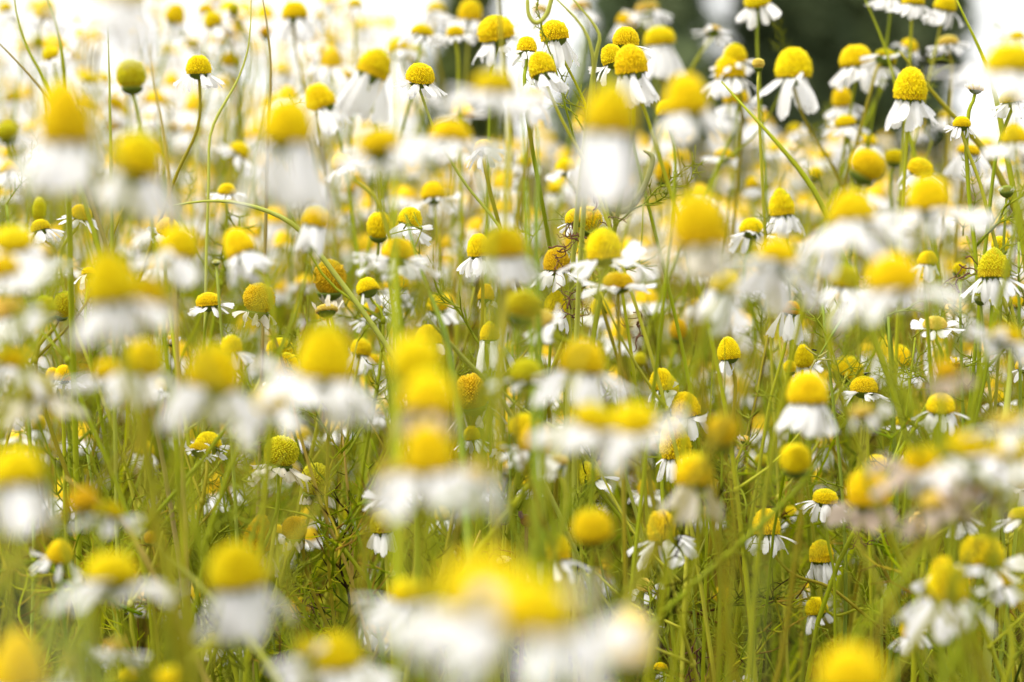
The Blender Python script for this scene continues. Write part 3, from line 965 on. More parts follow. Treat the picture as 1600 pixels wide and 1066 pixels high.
def chamomile(idx, r):
    rn = random.Random(idx * 31 + 7)
    d = r['z'] * DF
    D = r['w'] * d / F
    H = r['h'] * d / F
    lean = r['lean'] + (rn.gauss(0, 11) if not r['label'] else rn.uniform(-6, 6))
    pit = r['pit'] + (rn.uniform(-3, 4) if r['label'] else rn.gauss(1, 8))
    spin = rn.uniform(0, 6.28)
    if r['k'] == 'H':
        lean, pit, spin = (r['lean'] if abs(r['lean']) < 90 else -4), r['pit'], (math.pi if abs(r['lean']) > 90 else 0.0)
    elif abs(lean) > 90:
        lean -= 180
    rot = axis_matrix(lean, -pit, spin)
    up = np.array(rot @ Vector((0, 0, 1)))
    base = at(r['px'], r['py'], r['z']) - up * H * .5
    if r['wp']:
        pts = [base - up * D * .25] + [at(x, y, r['z'] * (1 + .0012 * i)) for i, (x, y) in enumerate(r['wp'])]
        last = pts[-1]
        foot = to_ground(pts, rn)
    else:
        sp = .085 if r['z'] > .9 else .17
        foot = np.array((base[0] + (rn.uniform(-sp, sp) if r['fx'] is None else r['fx']), base[1] + rn.uniform(-.02, .07), 0))
        p1 = base - up * (.014 + .01 * rn.random())
        p2 = base * .72 + foot * .28 + np.array((rn.uniform(-.018, .018) - up[0] * .02, rn.uniform(-.014, .014), 0))
        p3 = base * .35 + foot * .65 + np.array((rn.uniform(-.014, .014), rn.uniform(-.012, .012), 0))
        pts = [base - up * D * .25, p1, p2, p3, foot]
    foot[2] = -.004
    path = relax(spline(pts, 72), 5) if r['wp'] else spline(pts, 22)
    root = link('chamomile', None)
    root.empty_display_size = .01
    root.location = foot
    lab = r['label'] or auto_label(r)
    USED[lab] = 1
    tag(root, lab, 'flower', GROUP)
    g = Geo()
    tr = np.random.default_rng(idx)
    g.tube(path - foot, np.linspace(.00046, .00090, len(path)) * tr.uniform(.85, 1.2) * (1 if r['w'] > 20 else .8), 0, 6)
    tips = []
    if .84 < r['z'] < 1.35:
        for q in range(rn.choice((0, 1, 1, 2))):
            i = int(len(path) * rn.uniform(.22, .6))
            a = rn.uniform(0, 6.28)
            ln = rn.uniform(.018, .045)
            dirn = np.array((math.cos(a), .6 * math.sin(a), rn.uniform(.4, 1.1)))
            p0 = path[i] - foot
            p1 = p0 + dirn * ln * .45
            p2 = p0 + dirn * ln * .8 + np.array((0, 0, ln * rn.uniform(.1, .5)))
            g.tube(spline([p0, p1, p2], 8), .0005, .0003, 5)
            tips.append(p2)
            g.tube([p0 - np.array((0, 0, .0012)), p0, p0 + np.array((0, 0, .0012))], [.0006, .00105, .0006], 0, 6)
    so = link('stem', g.mesh('stem', M_STEM), root)
    sc = STEM_COL[r['stem']] if r['stem'] else [(.34, .40, .008), (.46, .48, .015), (.27, .34, .007), (.52, .51, .04), (.36, .30, .014)][idx % 5]
    so.color = (*sc, 1)
    loc = Vector(base - foot)
    jit = [rn.uniform(.93, 1.05) for _ in range(3)]
    dc = DISC_COL[r['dc']]
    dc = (dc[0] * jit[0], dc[1] * jit[1] * jit[0], dc[2] * jit[2])
    hw = r['h'] / r['w']
    kind = 'ball' if (r['ball'] or (r['k'] == 'N' and hw > .75)) else 'cone' if hw > .95 else 'dome'
    place('disc', rn.choice(DISCS[kind]), root, loc, rot, (D * .99, D * .99, H), dc)
    pk = KINDS[r['k']]
    pl = r['pl'] * (1.0 if r['z'] > .8 else 1.22 if r['k'] in 'FU' else 1.0)
    if pk:
        pc = PET_COL[r['pc']]
        if pk == 'wilt' and r['pc'] == 'w':
            pc = PET_COL['w']
        place('petals', rn.choice(PETALS[pk]), root, loc, rot, (D * (.5 + .5 * pl), D * (.5 + .5 * pl), D * pl) if pk in ('skirt', 'droop') else (D * pl,) * 3, pc)
    place('calyx', rn.choice(CALYX), root, loc, rot, (D, D, D * .9))
    for p in tips:
        s = rn.uniform(.45, .8)
        m = Matrix.Rotation(rn.uniform(0, 6.28), 3, 'Z') @ Matrix.Rotation(-R(rn.uniform(30, 80)), 3, 'Y')
        place('leaf', rn.choice(FEATHER_ME), root, Vector(p), m, (s, s, s))
    nl = (rn.choice((1, 2, 2)) if .8 < r['z'] < 1.2 else 1 if r['z'] >= .4 and idx % 2 == 0 else 0)
    for q in range(nl):
        i = int(len(path) * rn.uniform(.25, .85))
        s = rn.uniform(.7, 1.3)
        m = Matrix.Rotation(rn.uniform(0, 6.28), 3, 'Z') @ Matrix.Rotation(-R(rn.uniform(15, 65)), 3, 'Y')
        place('leaf', rn.choice(FEATHER_ME), root, Vector(path[i] - foot), m, (s, s, s))
    return root


for i, r in enumerate(ROWS):
    chamomile(i, r)


# ------------------------------------------------------------------ stalks, blades, buds, dried bits, insects
def stalk(name, label, cat, pts, r0, color, group=None, ground=True, bl=None, sides=7):
    """pts: (x, y, depth) in photo pixels; bl = blade width in metres makes a flat blade"""
    p = [at(*q) for q in pts]
    if ground:
        to_ground(p, random.Random(len(label)))
        p[-1][2] = -.004
    org = p[-1].copy()
    path = relax(spline(p, 96), 6) - org
    r0 *= .78
    g = Geo()
    if bl:
        g.blade(path[::-1], bl, (1, .25, 0))
    else:
        u = np.linspace(0, 1, len(path))
        g.tube(path, r0 * np.clip(.3 + u * 7, .3, 1) * (1 + .35 * u), 0, sides)
    o = link(name, g.mesh(name, M_GRASS if bl else M_STEM))
    o.location = org
    o.color = (*color, 1)
    tag(o, label, cat, group)
    return o


YG, DG, OL, TAN, PALE = (.38, .43, .010), (.17, .26, .010), (.32, .29, .012), (.48, .37, .08), (.50, .53, .09)
GB = 'grass blades among the flowers'
GS = 'bare stems among the flowers'
stalk('grass_stalk', 'thick upright green blade from the top edge down through the left centre', 'grass', [(601, -40, .78), (612, 40, .78), (620, 150, .77), (616, 300, .75), (617, 430, .73), (618, 570, .70)], 0, YG, GB, bl=.0034)
stalk('grass_stalk', 'bright green blade hanging from the top edge left of the ragged-skirt chamomile', 'grass', [(800, -40, .84), (808, 50, .84), (813, 130, .83), (820, 260, .82)], 0, (.3, .42, .03), GB, bl=.0026)
stalk('grass_stalk', 'straight green stem standing left of the huge thimble', 'stem', [(838, 170, .85), (842, 260, .84), (838, 360, .83), (842, 480, .82)], .0009, DG, GS)
stalk('grass_stalk', 'olive stem from the top edge crossing the wide dome seen from below', 'stem', [(776, -30, .82), (782, 50, .82), (790, 140, .81), (797, 220, .79), (790, 340, .77)], .0010, OL, GS)
stalk('grass_stalk', 'tall green stem arching from the top left corner, leftmost of its pair', 'stem', [(20, -30, .93), (24, 40, .93), (42, 80, .93), (64, 118, .93), (82, 155, .93)], .0008, YG, GS)
stalk('grass_stalk', 'tall green stem arching over the huge top-left dome, right of its pair', 'stem', [(66, -20, .92), (84, 22, .92), (97, 60, .92), (101, 125, .92), (104, 200, .93)], .0010, YG, GS)
stalk('grass_stalk', 'brownish stem slanting from the left edge down behind the huge top-left dome', 'stem', [(-20, 50, .95), (28, 96, .95), (72, 148, .95), (110, 220, .95)], .0008, (.38, .30, .10), GS)
stalk('grass_stalk', 'blurred green blade slanting from the left edge below the brownish stem', 'grass', [(-20, 70, .66), (12, 125, .66), (44, 165, .66), (80, 225, .65)], 0, OL, GB, bl=.0030)
stalk('grass_stalk', 'yellow-green stem standing upright just right of the huge top-left dome', 'stem', [(168, 40, .96), (171, 120, .96), (173, 230, .96)], .0007, (.42, .46, .06), GS)
stalk('grass_stalk', 'tan stem descending left of the forked-stem chamomile', 'stem', [(232, 70, .9), (243, 150, .9), (260, 225, .9), (268, 340, .9)], .0007, TAN, GS)
stalk('grass_stalk', 'long green stem from the top edge curving down right of the forked-stem chamomile', 'stem', [(392, -30, 1.03), (393, 50, 1.03), (385, 105, 1.03), (366, 140, 1.03), (332, 188, 1.03), (316, 203, 1.03), (328, 240, 1.03), (325, 320, 1.03), (322, 420, 1.03)], .00055, PALE, GS)
stalk('grass_stalk', 'brown-speckled upright stem left of the long white column', 'stem', [(405, -30, 1.05), (420, 50, 1.05), (425, 110, 1.05), (420, 200, 1.05)], .0007, (.34, .27, .08), GS)
stalk('grass_stalk', 'dark diagonal green stem running down right past the withered-fringe dome', 'stem', [(634, 335, .9), (655, 420, .89), (690, 500, .88), (706, 570, .86), (716, 640, .84), (722, 700, .82)], .0010, DG, GS)
stalk('grass_stalk', 'pale green out-of-focus blade filling the lower left edge', 'grass', [(-120, 850, .22), (10, 905, .22), (70, 990, .22), (100, 1100, .22)], 0, (.40, .48, .22), GB, bl=.0090)
stalk('grass_stalk', 'wide pale green blur leaning beside the ragged dotted thimble', 'grass', [(1150, 800, .34), (1185, 900, .34), (1215, 985, .34), (1250, 1080, .34)], 0, (.28, .33, .07), GB, bl=.0022)
stalk('grass_stalk', 'pale green blurred blade at the lower right edge', 'grass', [(1640, 930, .36), (1590, 1000, .36), (1545, 1080, .36)], 0, (.28, .34, .10), GB, bl=.0024)
stalk('grass_stalk', 'pale blurred blade at the right, left of the upside-down tulip', 'grass', [(1190, 500, .5), (1205, 560, .5), (1203, 640, .5), (1195, 760, .5)], 0, (.30, .34, .10), GB, bl=.0018)
for k, (x0, x1, y0, zz, c, wd) in enumerate(((1113, 1108, 420, .98, YG, .0016), (1130, 1128, 450, .95, (.24, .30, .012), .0018), (1098, 1092, 480, 1.02, OL, .0018), (1165, 1150, 560, .78, (.28, .31, .03), .0018),
                                            (1148, 1136, 690, .62, YG, .0022), (1178, 1172, 850, .95, (.22, .28, .012), .0013))):
    lab = ['green blade in the upright clump below the bright petal slab', 'widest green blade of the upright clump right of centre', 'olive blade at the left of the upright clump right of centre',
           'yellowish blade rising behind the two-petalled thimble', 'broad blurred green blade rising from the bottom edge right of centre', 'upright green blade behind the ragged dotted thimble'][k]
    stalk('grass_stalk', lab, 'grass', [(x0, y0, zz), ((x0 + x1) / 2 + 4, y0 + 130, zz), (x1, y0 + 280, zz)], 0, c, GB, bl=wd)
for k, (x0, y0, x1, y1, zz, c, wd) in enumerate(((225, 600, 250, 830, .72, (.20, .24, .012), .0048), (262, 640, 285, 840, .80, OL, .0050), (75, 700, 95, 900, .85, DG, .0030), (650, 740, 652, 900, .86, (.26, .42, .03), .0034),
                                                (520, 690, 575, 900, .9, DG, .0030), (420, 800, 452, 1000, .66, (.28, .36, .03), .0036), (562, 720, 570, 880, .8, OL, .0026), (845, 720, 850, 860, .95, (.2, .36, .03), .0032))):
    lab = ['broad blurred olive-green blade left of the straw stem', 'olive blade beside the broad one at lower left', 'dark green blade behind the pale-fanned left dome', 'vivid green blade standing left of the enormous bottom domes',
           'dark green leaf blade following the straw stem downward', 'blurred green blade crossing the rough brown cone', 'olive blade just left of the closed white bell', 'vivid green blade above the soft umbrella chamomile'][k]
    stalk('grass_stalk', lab, 'grass', [(x0, y0, zz), ((x0 + x1) / 2 - 3, (y0 + y1) / 2, zz), (x1, y1, zz)], 0, c, GB, bl=wd)
for k, (pts, rr, c) in enumerate((([(850, -20, .94), (868, 5, .94), (880, 17, .94), (905, 20, .94), (920, 38, .94), (928, 62, .94), (932, 92, .94), (925, 160, .95)], .0009, PALE),
                                  ([(824, -10, .95), (826, 22, .95), (838, 36, .95), (853, 24, .95), (862, -4, .95), (864, -30, .95)], .0007, PALE),
                                  ([(875, -25, .945), (900, 6, .945), (922, 32, .945), (942, 45, .945), (956, 54, .945), (951, 69, .945), (934, 68, .945), (930, 90, .95)], .0009, PALE))):
    lab = ['thickest of the tangled pale stems at the top centre', 'looping thin stem left of the thick tangled one at the top', 'hooked pale stem curling right beside the thick tangled one at the top'][k]
    stalk('grass_stalk', lab, 'stem', pts, rr, c, GS, ground=(k != 1))
for k, (pts, rr, c) in enumerate((([(1405, 80, 1.1), (1445, 130, 1.1), (1475, 165, 1.1), (1510, 205, 1.1), (1560, 270, 1.1)], .0014, OL), ([(1495, 0, 1.05), (1515, 45, 1.05), (1540, 95, 1.05), (1560, 170, 1.05)], .0012, YG),
                                  ([(1352, 0, 1.15), (1368, 40, 1.15), (1388, 90, 1.15)], .0009, YG), ([(1578, 520, .97), (1578, 600, .97), (1570, 660, .97), (1560, 760, .97)], .0016, PALE),
                                  ([(1128, 128, .97), (1160, 165, .96), (1195, 200, .95), (1225, 235, .95), (1255, 275, .95), (1290, 330, .95)], .0010, YG), ([(240, 850, .8), (300, 900, .8), (360, 975, .8), (440, 1075, .8)], .0012, PALE),
                                  ([(100, 745, .85), (130, 765, .85), (160, 790, .85), (215, 850, .85)], .0010, TAN), ([(400, 790, 1.0), (440, 796, 1.0), (475, 806, 1.0), (520, 835, 1.0)], .0008, YG),
                                  ([(535, 680, 1.02), (543, 760, 1.02), (548, 830, 1.02), (550, 910, 1.02)], .0009, (.55, .38, .08)), ([(745, 560, 1.05), (790, 620, 1.05), (845, 660, 1.05), (900, 700, 1.05)], .0009, PALE),
                                  ([(640, 470, .9), (690, 520, .92), (740, 580, .94), (800, 650, .95)], .0008, PALE), ([(268, 322, 1.01), (330, 311, 1.0), (390, 318, 1.0), (440, 340, 1.0), (480, 370, 1.0)], .0010, (.44, .48, .08)),
                                  ([(1110, 825, 1.02), (1085, 880, 1.02), (1075, 940, 1.02), (1060, 1010, 1.02)], .0009, (.46, .48, .08)), ([(1005, 235, 1.02), (1020, 250, 1.02), (1000, 305, 1.02), (975, 330, 1.02), (945, 320, 1.02)], .0010, (.40, .40, .16)),
                                  ([(1585, 560, 1.2), (1560, 640, 1.2), (1530, 740, 1.2)], .0008, YG))):
    lab = ['thick olive stem slanting down right below the top right dome', 'green stem slanting from the top right edge', 'thin green stem from the top edge before dark trees', 'thick pale green stem near the right edge',
           'green stem slanting down from the wide-fringed chamomile', 'pale green stem slanting across the pale-skirted dome', 'tan stem fragment slanting above the pale-fanned left dome', 'green side stem reaching to the smooth golden ball',
           'orange-brown upright stem right of the straw stem', 'pale stem slanting behind the golden egg', 'pale stem crossing the dark diagonal stem', 'yellow-green stem arching left of the long white column',
           'yellowish stem leaning right of the dense white fringe', 'grey-green hooked stem under the huge thimble', 'thin green stem behind the thick pale one at the right'][k]
    stalk('grass_stalk', lab, 'stem', pts, rr, c, GS, ground=k not in (13,))


def broken_stalk():
    o = stalk('broken_stalk', 'thick broken green stalk ending in thin twigs above the soft pointed dome', 'stem', [(1275, 566, .99), (1279, 554, .99), (1294, 532, .99), (1311, 506, .99), (1335, 470, 1.0), (1365, 450, 1.02), (1390, 520, 1.04), (1395, 640, 1.05)], .0010, (.22, .34, .03))
    org = np.array(o.location)
    for pts, rr in (([(1277, 562), (1296, 562), (1316, 561)], .0003), ([(1279, 558), (1287, 553), (1294, 548)], .0003), ([(1277, 556), (1266, 549), (1258, 542)], .0003), ([(1275, 562), (1268, 574), (1266, 584)], .00035)):
        g = Geo()
        g.tube(spline([at(x, y, .988) for x, y in pts], 8) - org, rr, rr * .5, 5)
        t = link('twig', g.mesh('twig', M_STEM), o)
        t.color = (.5, .48, .14, 1)


broken_stalk()


def ellipsoid(g, c, rad, rot=Matrix.Identity(3), m=0, nu=12, nv=8):
    v, f = [], []
    for i in range(nv + 1):
        for k in range(nu):
            th, ph = math.pi * i / nv, 2 * math.pi * k / nu
            q = rot @ Vector((rad[0] * math.sin(th) * math.cos(ph), rad[1] * math.sin(th) * math.sin(ph), rad[2] * math.cos(th)))
            v.append((c[0] + q.x, c[1] + q.y, c[2] + q.z))
    for i in range(nv):
        for k in range(nu):
            f.append((i * nu + k, i * nu + (k + 1) % nu, (i + 1) * nu + (k + 1) % nu, (i + 1) * nu + k))
    g.add(v, f, m)


def insect(name, label, cat, px, py, z, s, wings, heading):
    r = link(name, None)
    r.location = at(px, py, z)
    r.rotation_euler = (0, R(-8), heading)
    tag(r, label, cat)
    g = Geo()
    ellipsoid(g, (-.55 * s, 0, 0), (.62 * s, .34 * s, .32 * s))
    ellipsoid(g, (.2 * s, 0, .04 * s), (.36 * s, .30 * s, .32 * s))
    ellipsoid(g, (.66 * s, 0, 0), (.22 * s, .28 * s, .24 * s))
    for sg in (-1, 1):
        g.tube([(.8 * s, sg * .08 * s, .08 * s), (1.0 * s, sg * .2 * s, .22 * s), (1.2 * s, sg * .25 * s, .2 * s)], .03 * s, .015 * s, 4)
    link('body', g.mesh('body', M_BLACK), r)
    for x in (-.15, .15, .4):
        for sg in (-1, 1):
            g = Geo()
            g.tube(spline([(x * s, sg * .2 * s, -.1 * s), (x * 1.5 * s, sg * .6 * s, .05 * s), (x * 2.0 * s, sg * .85 * s, -.5 * s)], 6), .045 * s, .025 * s, 4)
            link('leg', g.mesh('leg', M_BLACK), r)
    if wings:
        for sg in (-1, 1):
            g = Geo()
            pts = [(.15, .1), (-.3, .38), (-.9, .52), (-1.35, .4), (-1.3, .18), (-.6, .06)]
            g.add([(x * s, sg * y * s, (.30 + .08 * -x) * s) for x, y in pts] + [(x * s, sg * y * s, (.33 + .08 * -x) * s) for x, y in pts],
                  [tuple(range(6)), tuple(range(11, 5, -1))] + [(i, (i + 1) % 6, 6 + (i + 1) % 6, 6 + i) for i in range(6)])
            link('wing', g.mesh('wing', M_WING), r)


insect('fly', 'tiny dark fly sitting on the flat-topped dome at the right', 'fly', 1356, 584, 1.0, .00105, True, 0.25)
insect('beetle', 'tiny black beetle on the end of the broken green stalk', 'beetle', 1272, 547, .985, .0008, False, 2.5)


def bud(label, px, py, w_, z, col):
    d = z * DF
    D = w_ * d / F
    r = link('chamomile_bud', None)
    top = at(px, py, z)
    foot = top + np.array((random.uniform(-.03, .03), .03, 0))
    foot[2] = -.004
    r.location = foot
    tag(r, label, 'bud', 'unopened chamomile buds')
    g = Geo()
    g.tube(spline([top, top * .7 + foot * .3 + np.array((.004, 0, 0)), foot], 16) - foot, .0004, .0008, 5)
    s = link('stem', g.mesh('stem', M_STEM), r)
    s.color = (.36, .42, .06, 1)
    rot = axis_matrix(random.uniform(-12, 12), 5, 0)
    place('calyx', CALYX[0], r, Vector(top - foot), rot, (D * 1.1, D * 1.1, D * 1.3))
    place('disc', DISCS['ball'][0], r, Vector(top - foot) - (rot @ Vector((0, 0, D * .2))), rot, (D * .85, D * .85, D * .6), col)
    place('petals', PETALS['up'][1], r, Vector(top - foot) - (rot @ Vector((0, 0, D * .1))), rot, (D * .8, D * .8, D * .8), (.80, .82, .66))


random.seed(4)
bud('small white-ribbed bud just above the enormous bottom domes', 787, 878, 22, 1.0, (.6, .6, .2))
bud('small pale bud under the closed white bell', 613, 899, 17, 1.01, (.6, .6, .2))
bud('green closed bud at the right edge below the bell-petalled youngster', 1573, 300, 24, 1.0, (.3, .36, .06))
bud('tight greenish bud beside the crisp greenish right egg', 1532, 470, 20, .98, (.4, .44, .08))
bud('tiny pale bud low at the left among dark grass', 274, 1000, 14, 1.0, (.6, .6, .3))
bud('tiny bud on a stalk tip at the top of the edge-on flat chamomile', 338, 411, 12, .95, (.6, .6, .2))


def curl(label, px, py, z, n, size, seed, col):
    rg = np.random.default_rng(seed)
    c = at(px, py, z)
    g = Geo()
    for k in range(n):
        p = np.array((rg.normal(0, .18), rg.normal(0, .12), rg.normal(0, .18))) * size
        a, e = rg.uniform(0, 6.28), 0
        b = rg.normal(0, .5)
        path = [p.copy()]
        turn = rg.normal(0, .28)
        for i in range(9):
            a += turn + rg.normal(0, .5)
            p = p + np.array((math.cos(a), .5 * math.sin(b), math.sin(a))) * size * .13
            path.append(p.copy())
        rr = rg.uniform(.00016, .00032)
        g.tube(spline(path, 24), rr, rr * .4, 4)
        j = int(rg.integers(3, 7))
        q = path[j]
        g.tube(spline([q, q + rg.normal(0, .16, 3) * size, q + rg.normal(0, .28, 3) * size], 8), rr * .8, rr * .3, 4)
    o = link('dried_leaf', g.mesh('dried_leaf', M_DRY))
    o.location = c
    tag(o, label, 'dried leaf', 'curled dried leaf threads')


curl('dark curled dried threads hooked over the top of an ochre dome at the centre', 868, 394, .985, 5, .0068, 1, None)
curl('brown dried threads curling over the tendril-side cap', 925, 325, .98, 3, .0095, 2, None)
curl('tangle of dried brown threads between the winged dome and the tendril-side cap', 905, 375, .99, 5, .006, 3, None)
curl('dried brown threads right of the tendril-side cap', 958, 350, 1.0, 4, .006, 4, None)
curl('fine dried threads beside the stem of the tendril-topped dome', 893, 480, .99, 5, .008, 5, None)
curl('reddish dried threads right of the twin green stems at the centre', 1000, 512, 1.02, 5, .006, 6, None)
curl('dried threads around the small withered head at lower left', 474, 950, 1.03, 7, .009, 7, None)
curl('dark dried thread loop above the enormous bottom domes', 785, 800, 1.0, 3, .005, 8, None)
curl('fine straw-like threads near the bottom edge right of centre', 1085, 1030, 1.0, 8, .012, 9, None)
curl('dried brown shred below the pinkish-brown dome', 1350, 845, .99, 5, .005, 10, None)
curl('thin dried threads by the small white-ribbed bud', 768, 868, 1.0, 4, .006, 11, None)
curl('fine dried threads left of the greenish right egg', 1510, 410, .98, 4, .009, 12, None)


def seed_head():
    r = link('dried_seed_head', None)
    c = at(823, 822, 1.0)
    foot = c + np.array((.01, .03, 0))
    foot[2] = -.004
    r.location = foot
    tag(r, 'shrivelled brown seed head above the soft umbrella chamomile', 'seed head')
    g = Geo()
    g.tube(spline([c, c * .6 + foot * .4 + np.array((-.006, 0, 0)), foot], 14) - foot, .0006, .001, 5)
    link('stem', g.mesh('stem', M_DRY), r)
    place('disc', DISCS['ball'][1], r, Vector(c - foot), axis_matrix(6, 0, 0), (.0036, .0036, .0032), (.22, .09, .02))
    place('petals', PETALS['wilt'][2], r, Vector(c - foot) + Vector((0, 0, .0024)), axis_matrix(160, 10, 0), (.0045,) * 3, (.22, .13, .09))


seed_head()


def sprig(label, px, py, z, n, seed, tall):
    """an upright shoot with thready leaves"""
    rg = np.random.default_rng(seed)
    r = link('leafy_sprig', None)
    top = at(px, py, z)
    foot = top + np.array((rg.uniform(-.02, .02), .02, 0))
    foot[2] = -.004
    r.location = foot
    tag(r, label, 'plant', 'leafy chamomile shoots')
    g = Geo()
    path = spline([top, top * .75 + foot * .25 + np.array((.004, 0, 0)), top * .4 + foot * .6 - np.array((.004, 0, 0)), foot], 24) - foot
    g.tube(path, .0004, .0009, 6)
    s = link('stem', g.mesh('stem', M_STEM), r)
    s.color = (.32, .42, .05, 1)
    for k in range(n):
        f = (k / n) * tall
        i = f * (len(path) - 1)
        p = path[int(i)] * (1 - i % 1) + path[min(int(i) + 1, len(path) - 1)] * (i % 1)
        m = Matrix.Rotation(k * 2.4 + rg.uniform(-.4, .4), 3, 'Z') @ Matrix.Rotation(-R(rg.uniform(10, 70)), 3, 'Y')
        sc = rg.uniform(.55, .95)
        place('leaf', FEATHER_ME[int(rg.integers(0, 6))], r, Vector(p), m, (sc,) * 3)


for lab, px, py, z, n, sd_, tl in (('feathery green sprig just above the fly-topped chamomile', 1388, 495, 1.0, 11, 1, .42), ('feathery green sprig at the right edge by the greenish egg', 1592, 378, .98, 8, 2, .3),
                                  ('feathery sprig low at the right under the shiny round dome', 1378, 935, 1.0, 9, 3, .3), ('feathery sprig among dark grass at the lower left', 135, 700, 1.0, 9, 4, .3),
                                  ('feathery sprig below the small open flower', 345, 745, 1.0, 8, 5, .35), ('thready sprig right of the dense white fringe', 1080, 905, 1.0, 6, 6, .3),
                                  ('feathery sprig at the left edge above the left block', 10, 320, .95, 7, 7, .3), ('thready sprig behind the wide-banded dome at right', 1500, 440, .99, 8, 8, .3),
                                  ('feathery sprig in the bottom right corner', 1545, 960, 1.0, 9, 9, .35), ('yellowing feathery sprig right of the upside-down tulip', 1285, 470, 1.0, 5, 10, .3),
                                  ('feathery sprig behind the golden egg and the crossing stems', 795, 640, 1.03, 8, 11, .4), ('feathery sprig by the slim thimble', 800, 540, 1.05, 6, 12, .4),
                                  ('feathery sprig rising in front of the dotted thimble stems', 1420, 590, 1.0, 6, 13, .35), ('feathery sprig low beside the bottom-edge square dome', 420, 960, 1.0, 8, 14, .35)):
    sprig(lab, px, py, z, n, sd_, tl)

# ------------------------------------------------------------------ masses nobody could count
rg = np.random.default_rng(11)


def frustum_point(zmin, zmax, spread=1.25):
    """a spot on the ground somewhere in the wedge the field of flowers fills"""
    d = DF * math.sqrt(rg.uniform(zmin ** 2, zmax ** 2))
    return (rg.uniform(-1, 1) * spread * .215 * d + 0, d)


g = Geo()
for k in range(5200):
    zz = (1.05, 1.9) if k < 1250 else (1.9, 3.6) if k < 3200 else (3.6, 12)
    x, y = frustum_point(*zz, 1.3)
    far = y > 2.6
    hgt = rg.uniform(.14, .36 if k % 3 else .41)
    lx, ly = rg.normal(0, .125), rg.normal(0, .04)
    q = np.linspace(0, 1, 7 if not far else 5)
    bend = rg.uniform(.8, 2.4)
    path = np.stack((x + lx * q ** bend + .006 * np.sin(q * 5 + k), y + ly * q ** bend, hgt * (q - .12 * q * q * abs(lx) * 12)), 1)
    lowm = 1 if hgt < (.30 if y < 1.5 else .27) and y < 3.4 else 0  # short blades take the dead-growth colour with shade painted in
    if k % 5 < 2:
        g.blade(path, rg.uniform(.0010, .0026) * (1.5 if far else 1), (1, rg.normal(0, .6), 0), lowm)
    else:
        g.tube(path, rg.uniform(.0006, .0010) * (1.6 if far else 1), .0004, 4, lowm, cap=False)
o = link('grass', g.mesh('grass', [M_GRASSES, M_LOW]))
o['kind'] = 'stuff'
o['label'] = 'dense yellow-green stems and grass behind the flowers'
o['category'] = 'grass'

g = Geo()
FV = [(np.vstack(q.v), q.f) for q in FEATHERS]
for k in range(1000):
    x, y = frustum_point(.86, 2.8 if k > 300 else 1.35, 1.2)
    v, f = FV[k % 6]
    s = rg.uniform(.9, 1.7)
    m = np.array(Matrix.Rotation(rg.uniform(0, 6.28), 3, 'Z') @ Matrix.Rotation(-R(rg.uniform(-10, 80)), 3, 'Y'))
    hmax = .25 if y < .95 else .34
    zh = rg.uniform(.0, 1) ** .8 * hmax
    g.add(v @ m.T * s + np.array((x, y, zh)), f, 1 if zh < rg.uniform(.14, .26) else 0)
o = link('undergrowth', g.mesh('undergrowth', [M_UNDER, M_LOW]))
o['kind'] = 'stuff'
o['label'] = 'thready chamomile foliage between the stems'
o['category'] = 'undergrowth'

# far flowers: small heads out to the field's edge
g = Geo()
for k in range(3500):
    zz = (1.25, 2.3) if k < 460 else (1.35, 2.5) if k < 1250 else (2.5, 5) if k < 2000 else (5, 20)
    x, y = frustum_point(*zz, 1.3)
    if k < 2300 and x > -.02 * y and rg.random() < .35:
        x = -abs(x)
    lim = (.044 + .034 * min(y, 2.4)) if x < -.035 * y else (.012 if y < 1.8 else -.004)
    top = CAM_H + (rg.uniform(-.20, -.03) if k < 460 else rg.uniform(-.15, lim))
    D = rg.uniform(.0072, .0105) if k < 1250 else rg.uniform(.006, .0088)
    hh = D * rg.uniform(.45, .85)
    ax = Vector((rg.normal(0, .14), rg.normal(-.05, .14), 1)).normalized()
    rot = np.array(ax.to_track_quat('Z', 'Y').to_matrix())
    c = np.array((x, y, top))
    v, f = [], []
    n = 9
    for t, rr in ((0, .5), (.45, .46), (.8, .28)):
        v += [(rr * D * math.cos(a), rr * D * math.sin(a), t * hh) for a in np.arange(n) * 2 * math.pi / n]
    v.append((0, 0, hh))
    for i in range(2):
        f += [(i * n + j, i * n + (j + 1) % n, (i + 1) * n + (j + 1) % n, (i + 1) * n + j) for j in range(n)]
    f += [(2 * n + j, 2 * n + (j + 1) % n, 3 * n) for j in range(n)]
    g.add(np.array(v) @ rot.T + c, f, 0)
    e = R(rg.choice([-8, -35, -70], p=[.35, .4, .25]) + rg.normal(0, 6))
    L = D * rg.uniform(.75, 1.05)
    v, f = [], []
    for j in range(12):
        a = j * 2 * math.pi / 12 + rg.normal(0, .1)
        e2 = e + rg.normal(0, .12)
        wd = .15 * D
        for q in (0, .55, 1):
            rr = .40 * D + math.cos(e2) * L * q
            zz_ = math.sin(e2) * L * q - .06 * D * q
            ww = wd * (.6, 1, .7)[int(q * 2)]
            v += [(rr * math.cos(a) - ww * math.sin(a), rr * math.sin(a) + ww * math.cos(a), zz_), (rr * math.cos(a) + ww * math.sin(a), rr * math.sin(a) - ww * math.cos(a), zz_)]
        b = j * 6
        f += [(b, b + 1, b + 3, b + 2), (b + 2, b + 3, b + 5, b + 4)]
    g.add(np.array(v) @ rot.T + c, f, 1)
    foot = np.array((x + rg.normal(0, .05), y + rg.normal(0, .03), 0))
    g.tube([c, c * .85 + foot * .15 + np.array((rg.normal(0, .006), 0, 0)), c * .5 + foot * .5 + np.array((rg.normal(0, .012), 0, 0)), foot], .0005, .0008, 3, 2, cap=False)
M_FAR_Y = mat('far_floret', (.80, .53, .006), .6, .15, island=.15)
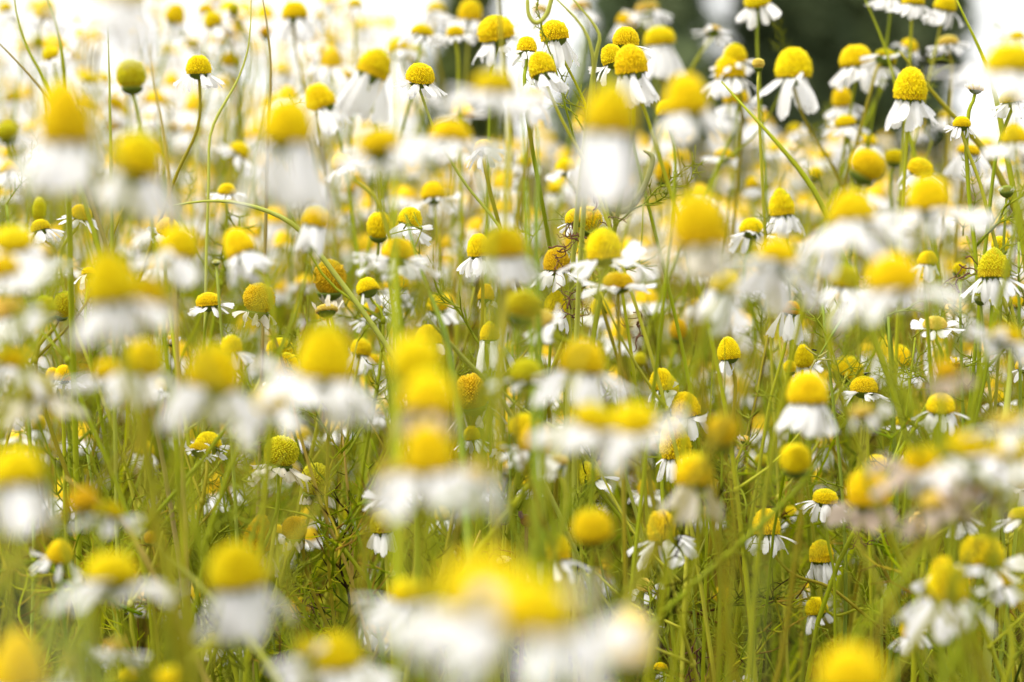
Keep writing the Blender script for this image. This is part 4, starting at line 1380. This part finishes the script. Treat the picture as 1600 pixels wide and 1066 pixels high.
M_FAR_W = mat('far_petal', (.88, .88, .88), .6, .35)
M_FAR_S = mat('far_stem', (.2, .26, .03), .6, .2, ramp=GREENS)
o = link('distant_chamomile', g.mesh('distant_chamomile', [M_FAR_Y, M_FAR_W, M_FAR_S]))
o['kind'] = 'stuff'
o['label'] = 'countless tiny white and yellow chamomile heads far back in the field'
o['category'] = 'flowers'


# ------------------------------------------------------------------ trees beyond the field
def tree(label, x, y, h, rad, m, seed):
    rg = np.random.default_rng(seed)
    r = link('tree', None)
    r.location = (x, y, 0)
    tag(r, label, 'tree', 'trees beyond the field')
    g = Geo()
    g.tube(spline([(0, 0, -.1), (.05 * rad, 0, h * .3), (-.05 * rad, .05, h * .62), (0, 0, h * .92)], 14), .16, .03, 9)
    tips = []
    for k in range(11):
        z0 = h * rg.uniform(.12, .75)
        a = rg.uniform(0, 6.28)
        e = np.array((math.cos(a) * rad * .8, math.sin(a) * rad * .8, z0 + h * rg.uniform(.05, .18)))
        g.tube(spline([(0, 0, z0), e * np.array((.5, .5, 0)) + np.array((0, 0, (z0 + e[2]) / 2 + .1)), e], 8), .05, .012, 6)
        tips.append(e)
    link('trunk', g.mesh('trunk', M_BARK), r)
    cen = []
    for k in range(150):
        t = rg.uniform(.0, 1) if k < 80 else rg.uniform(.0, .38)
        a = rg.uniform(0, 6.28)
        rr = rad * math.sqrt(rg.uniform(.15, 1)) * (1 - max(0, t - .55) ** 1.5 * 2.2) * (.7 + .3 * math.sin(t * 9 + seed))
        cen.append((rr * math.cos(a), rr * math.sin(a), h * t * .98, rg.uniform(.2, .42) * rad * .8))
    v, f = [], []
    for cx, cy, cz, cr in cen:
        for k in range(56):
            p = rg.normal(0, 1, 3)
            p = p / np.linalg.norm(p) * cr * rg.uniform(.5, 1) + np.array((cx, cy, max(cz, cr * .5)))
            n = rg.normal(0, 1, 3)
            n /= np.linalg.norm(n)
            u = np.cross(n, (0.3, .2, .9))
            u /= np.linalg.norm(u)
            w_ = np.cross(n, u)
            s = rg.uniform(.09, .17)
            b = len(v)
            v += [p - u * s, p + w_ * s * .5 + n * s * .1, p + u * s, p - w_ * s * .5 + n * s * .1]
            f.append((b, b + 1, b + 2, b + 3))
    link('crown', mesh_from('crown', v, f, m, smooth=False), r)


tree('greyish narrow tree at the left end of the row, over the crisp low dome', -.55, 30, 6.0, .55, M_TREE_L, 1)
tree('dark broad tree just right of the tangled pale stems', 1.35, 24, 7.0, 1.05, M_TREE, 2)
tree('darkest broad tree above the dense dome row at upper right', 2.85, 25, 7.5, 1.1, M_TREE, 3)
tree('paler olive tree between the darker ones at upper right', 3.95, 27, 6.5, .8, M_TREE_L, 4)
tree('dark tree at the right end of the row by the bright sky gap', 3.95, 23.5, 6.0, .5, M_TREE, 5)
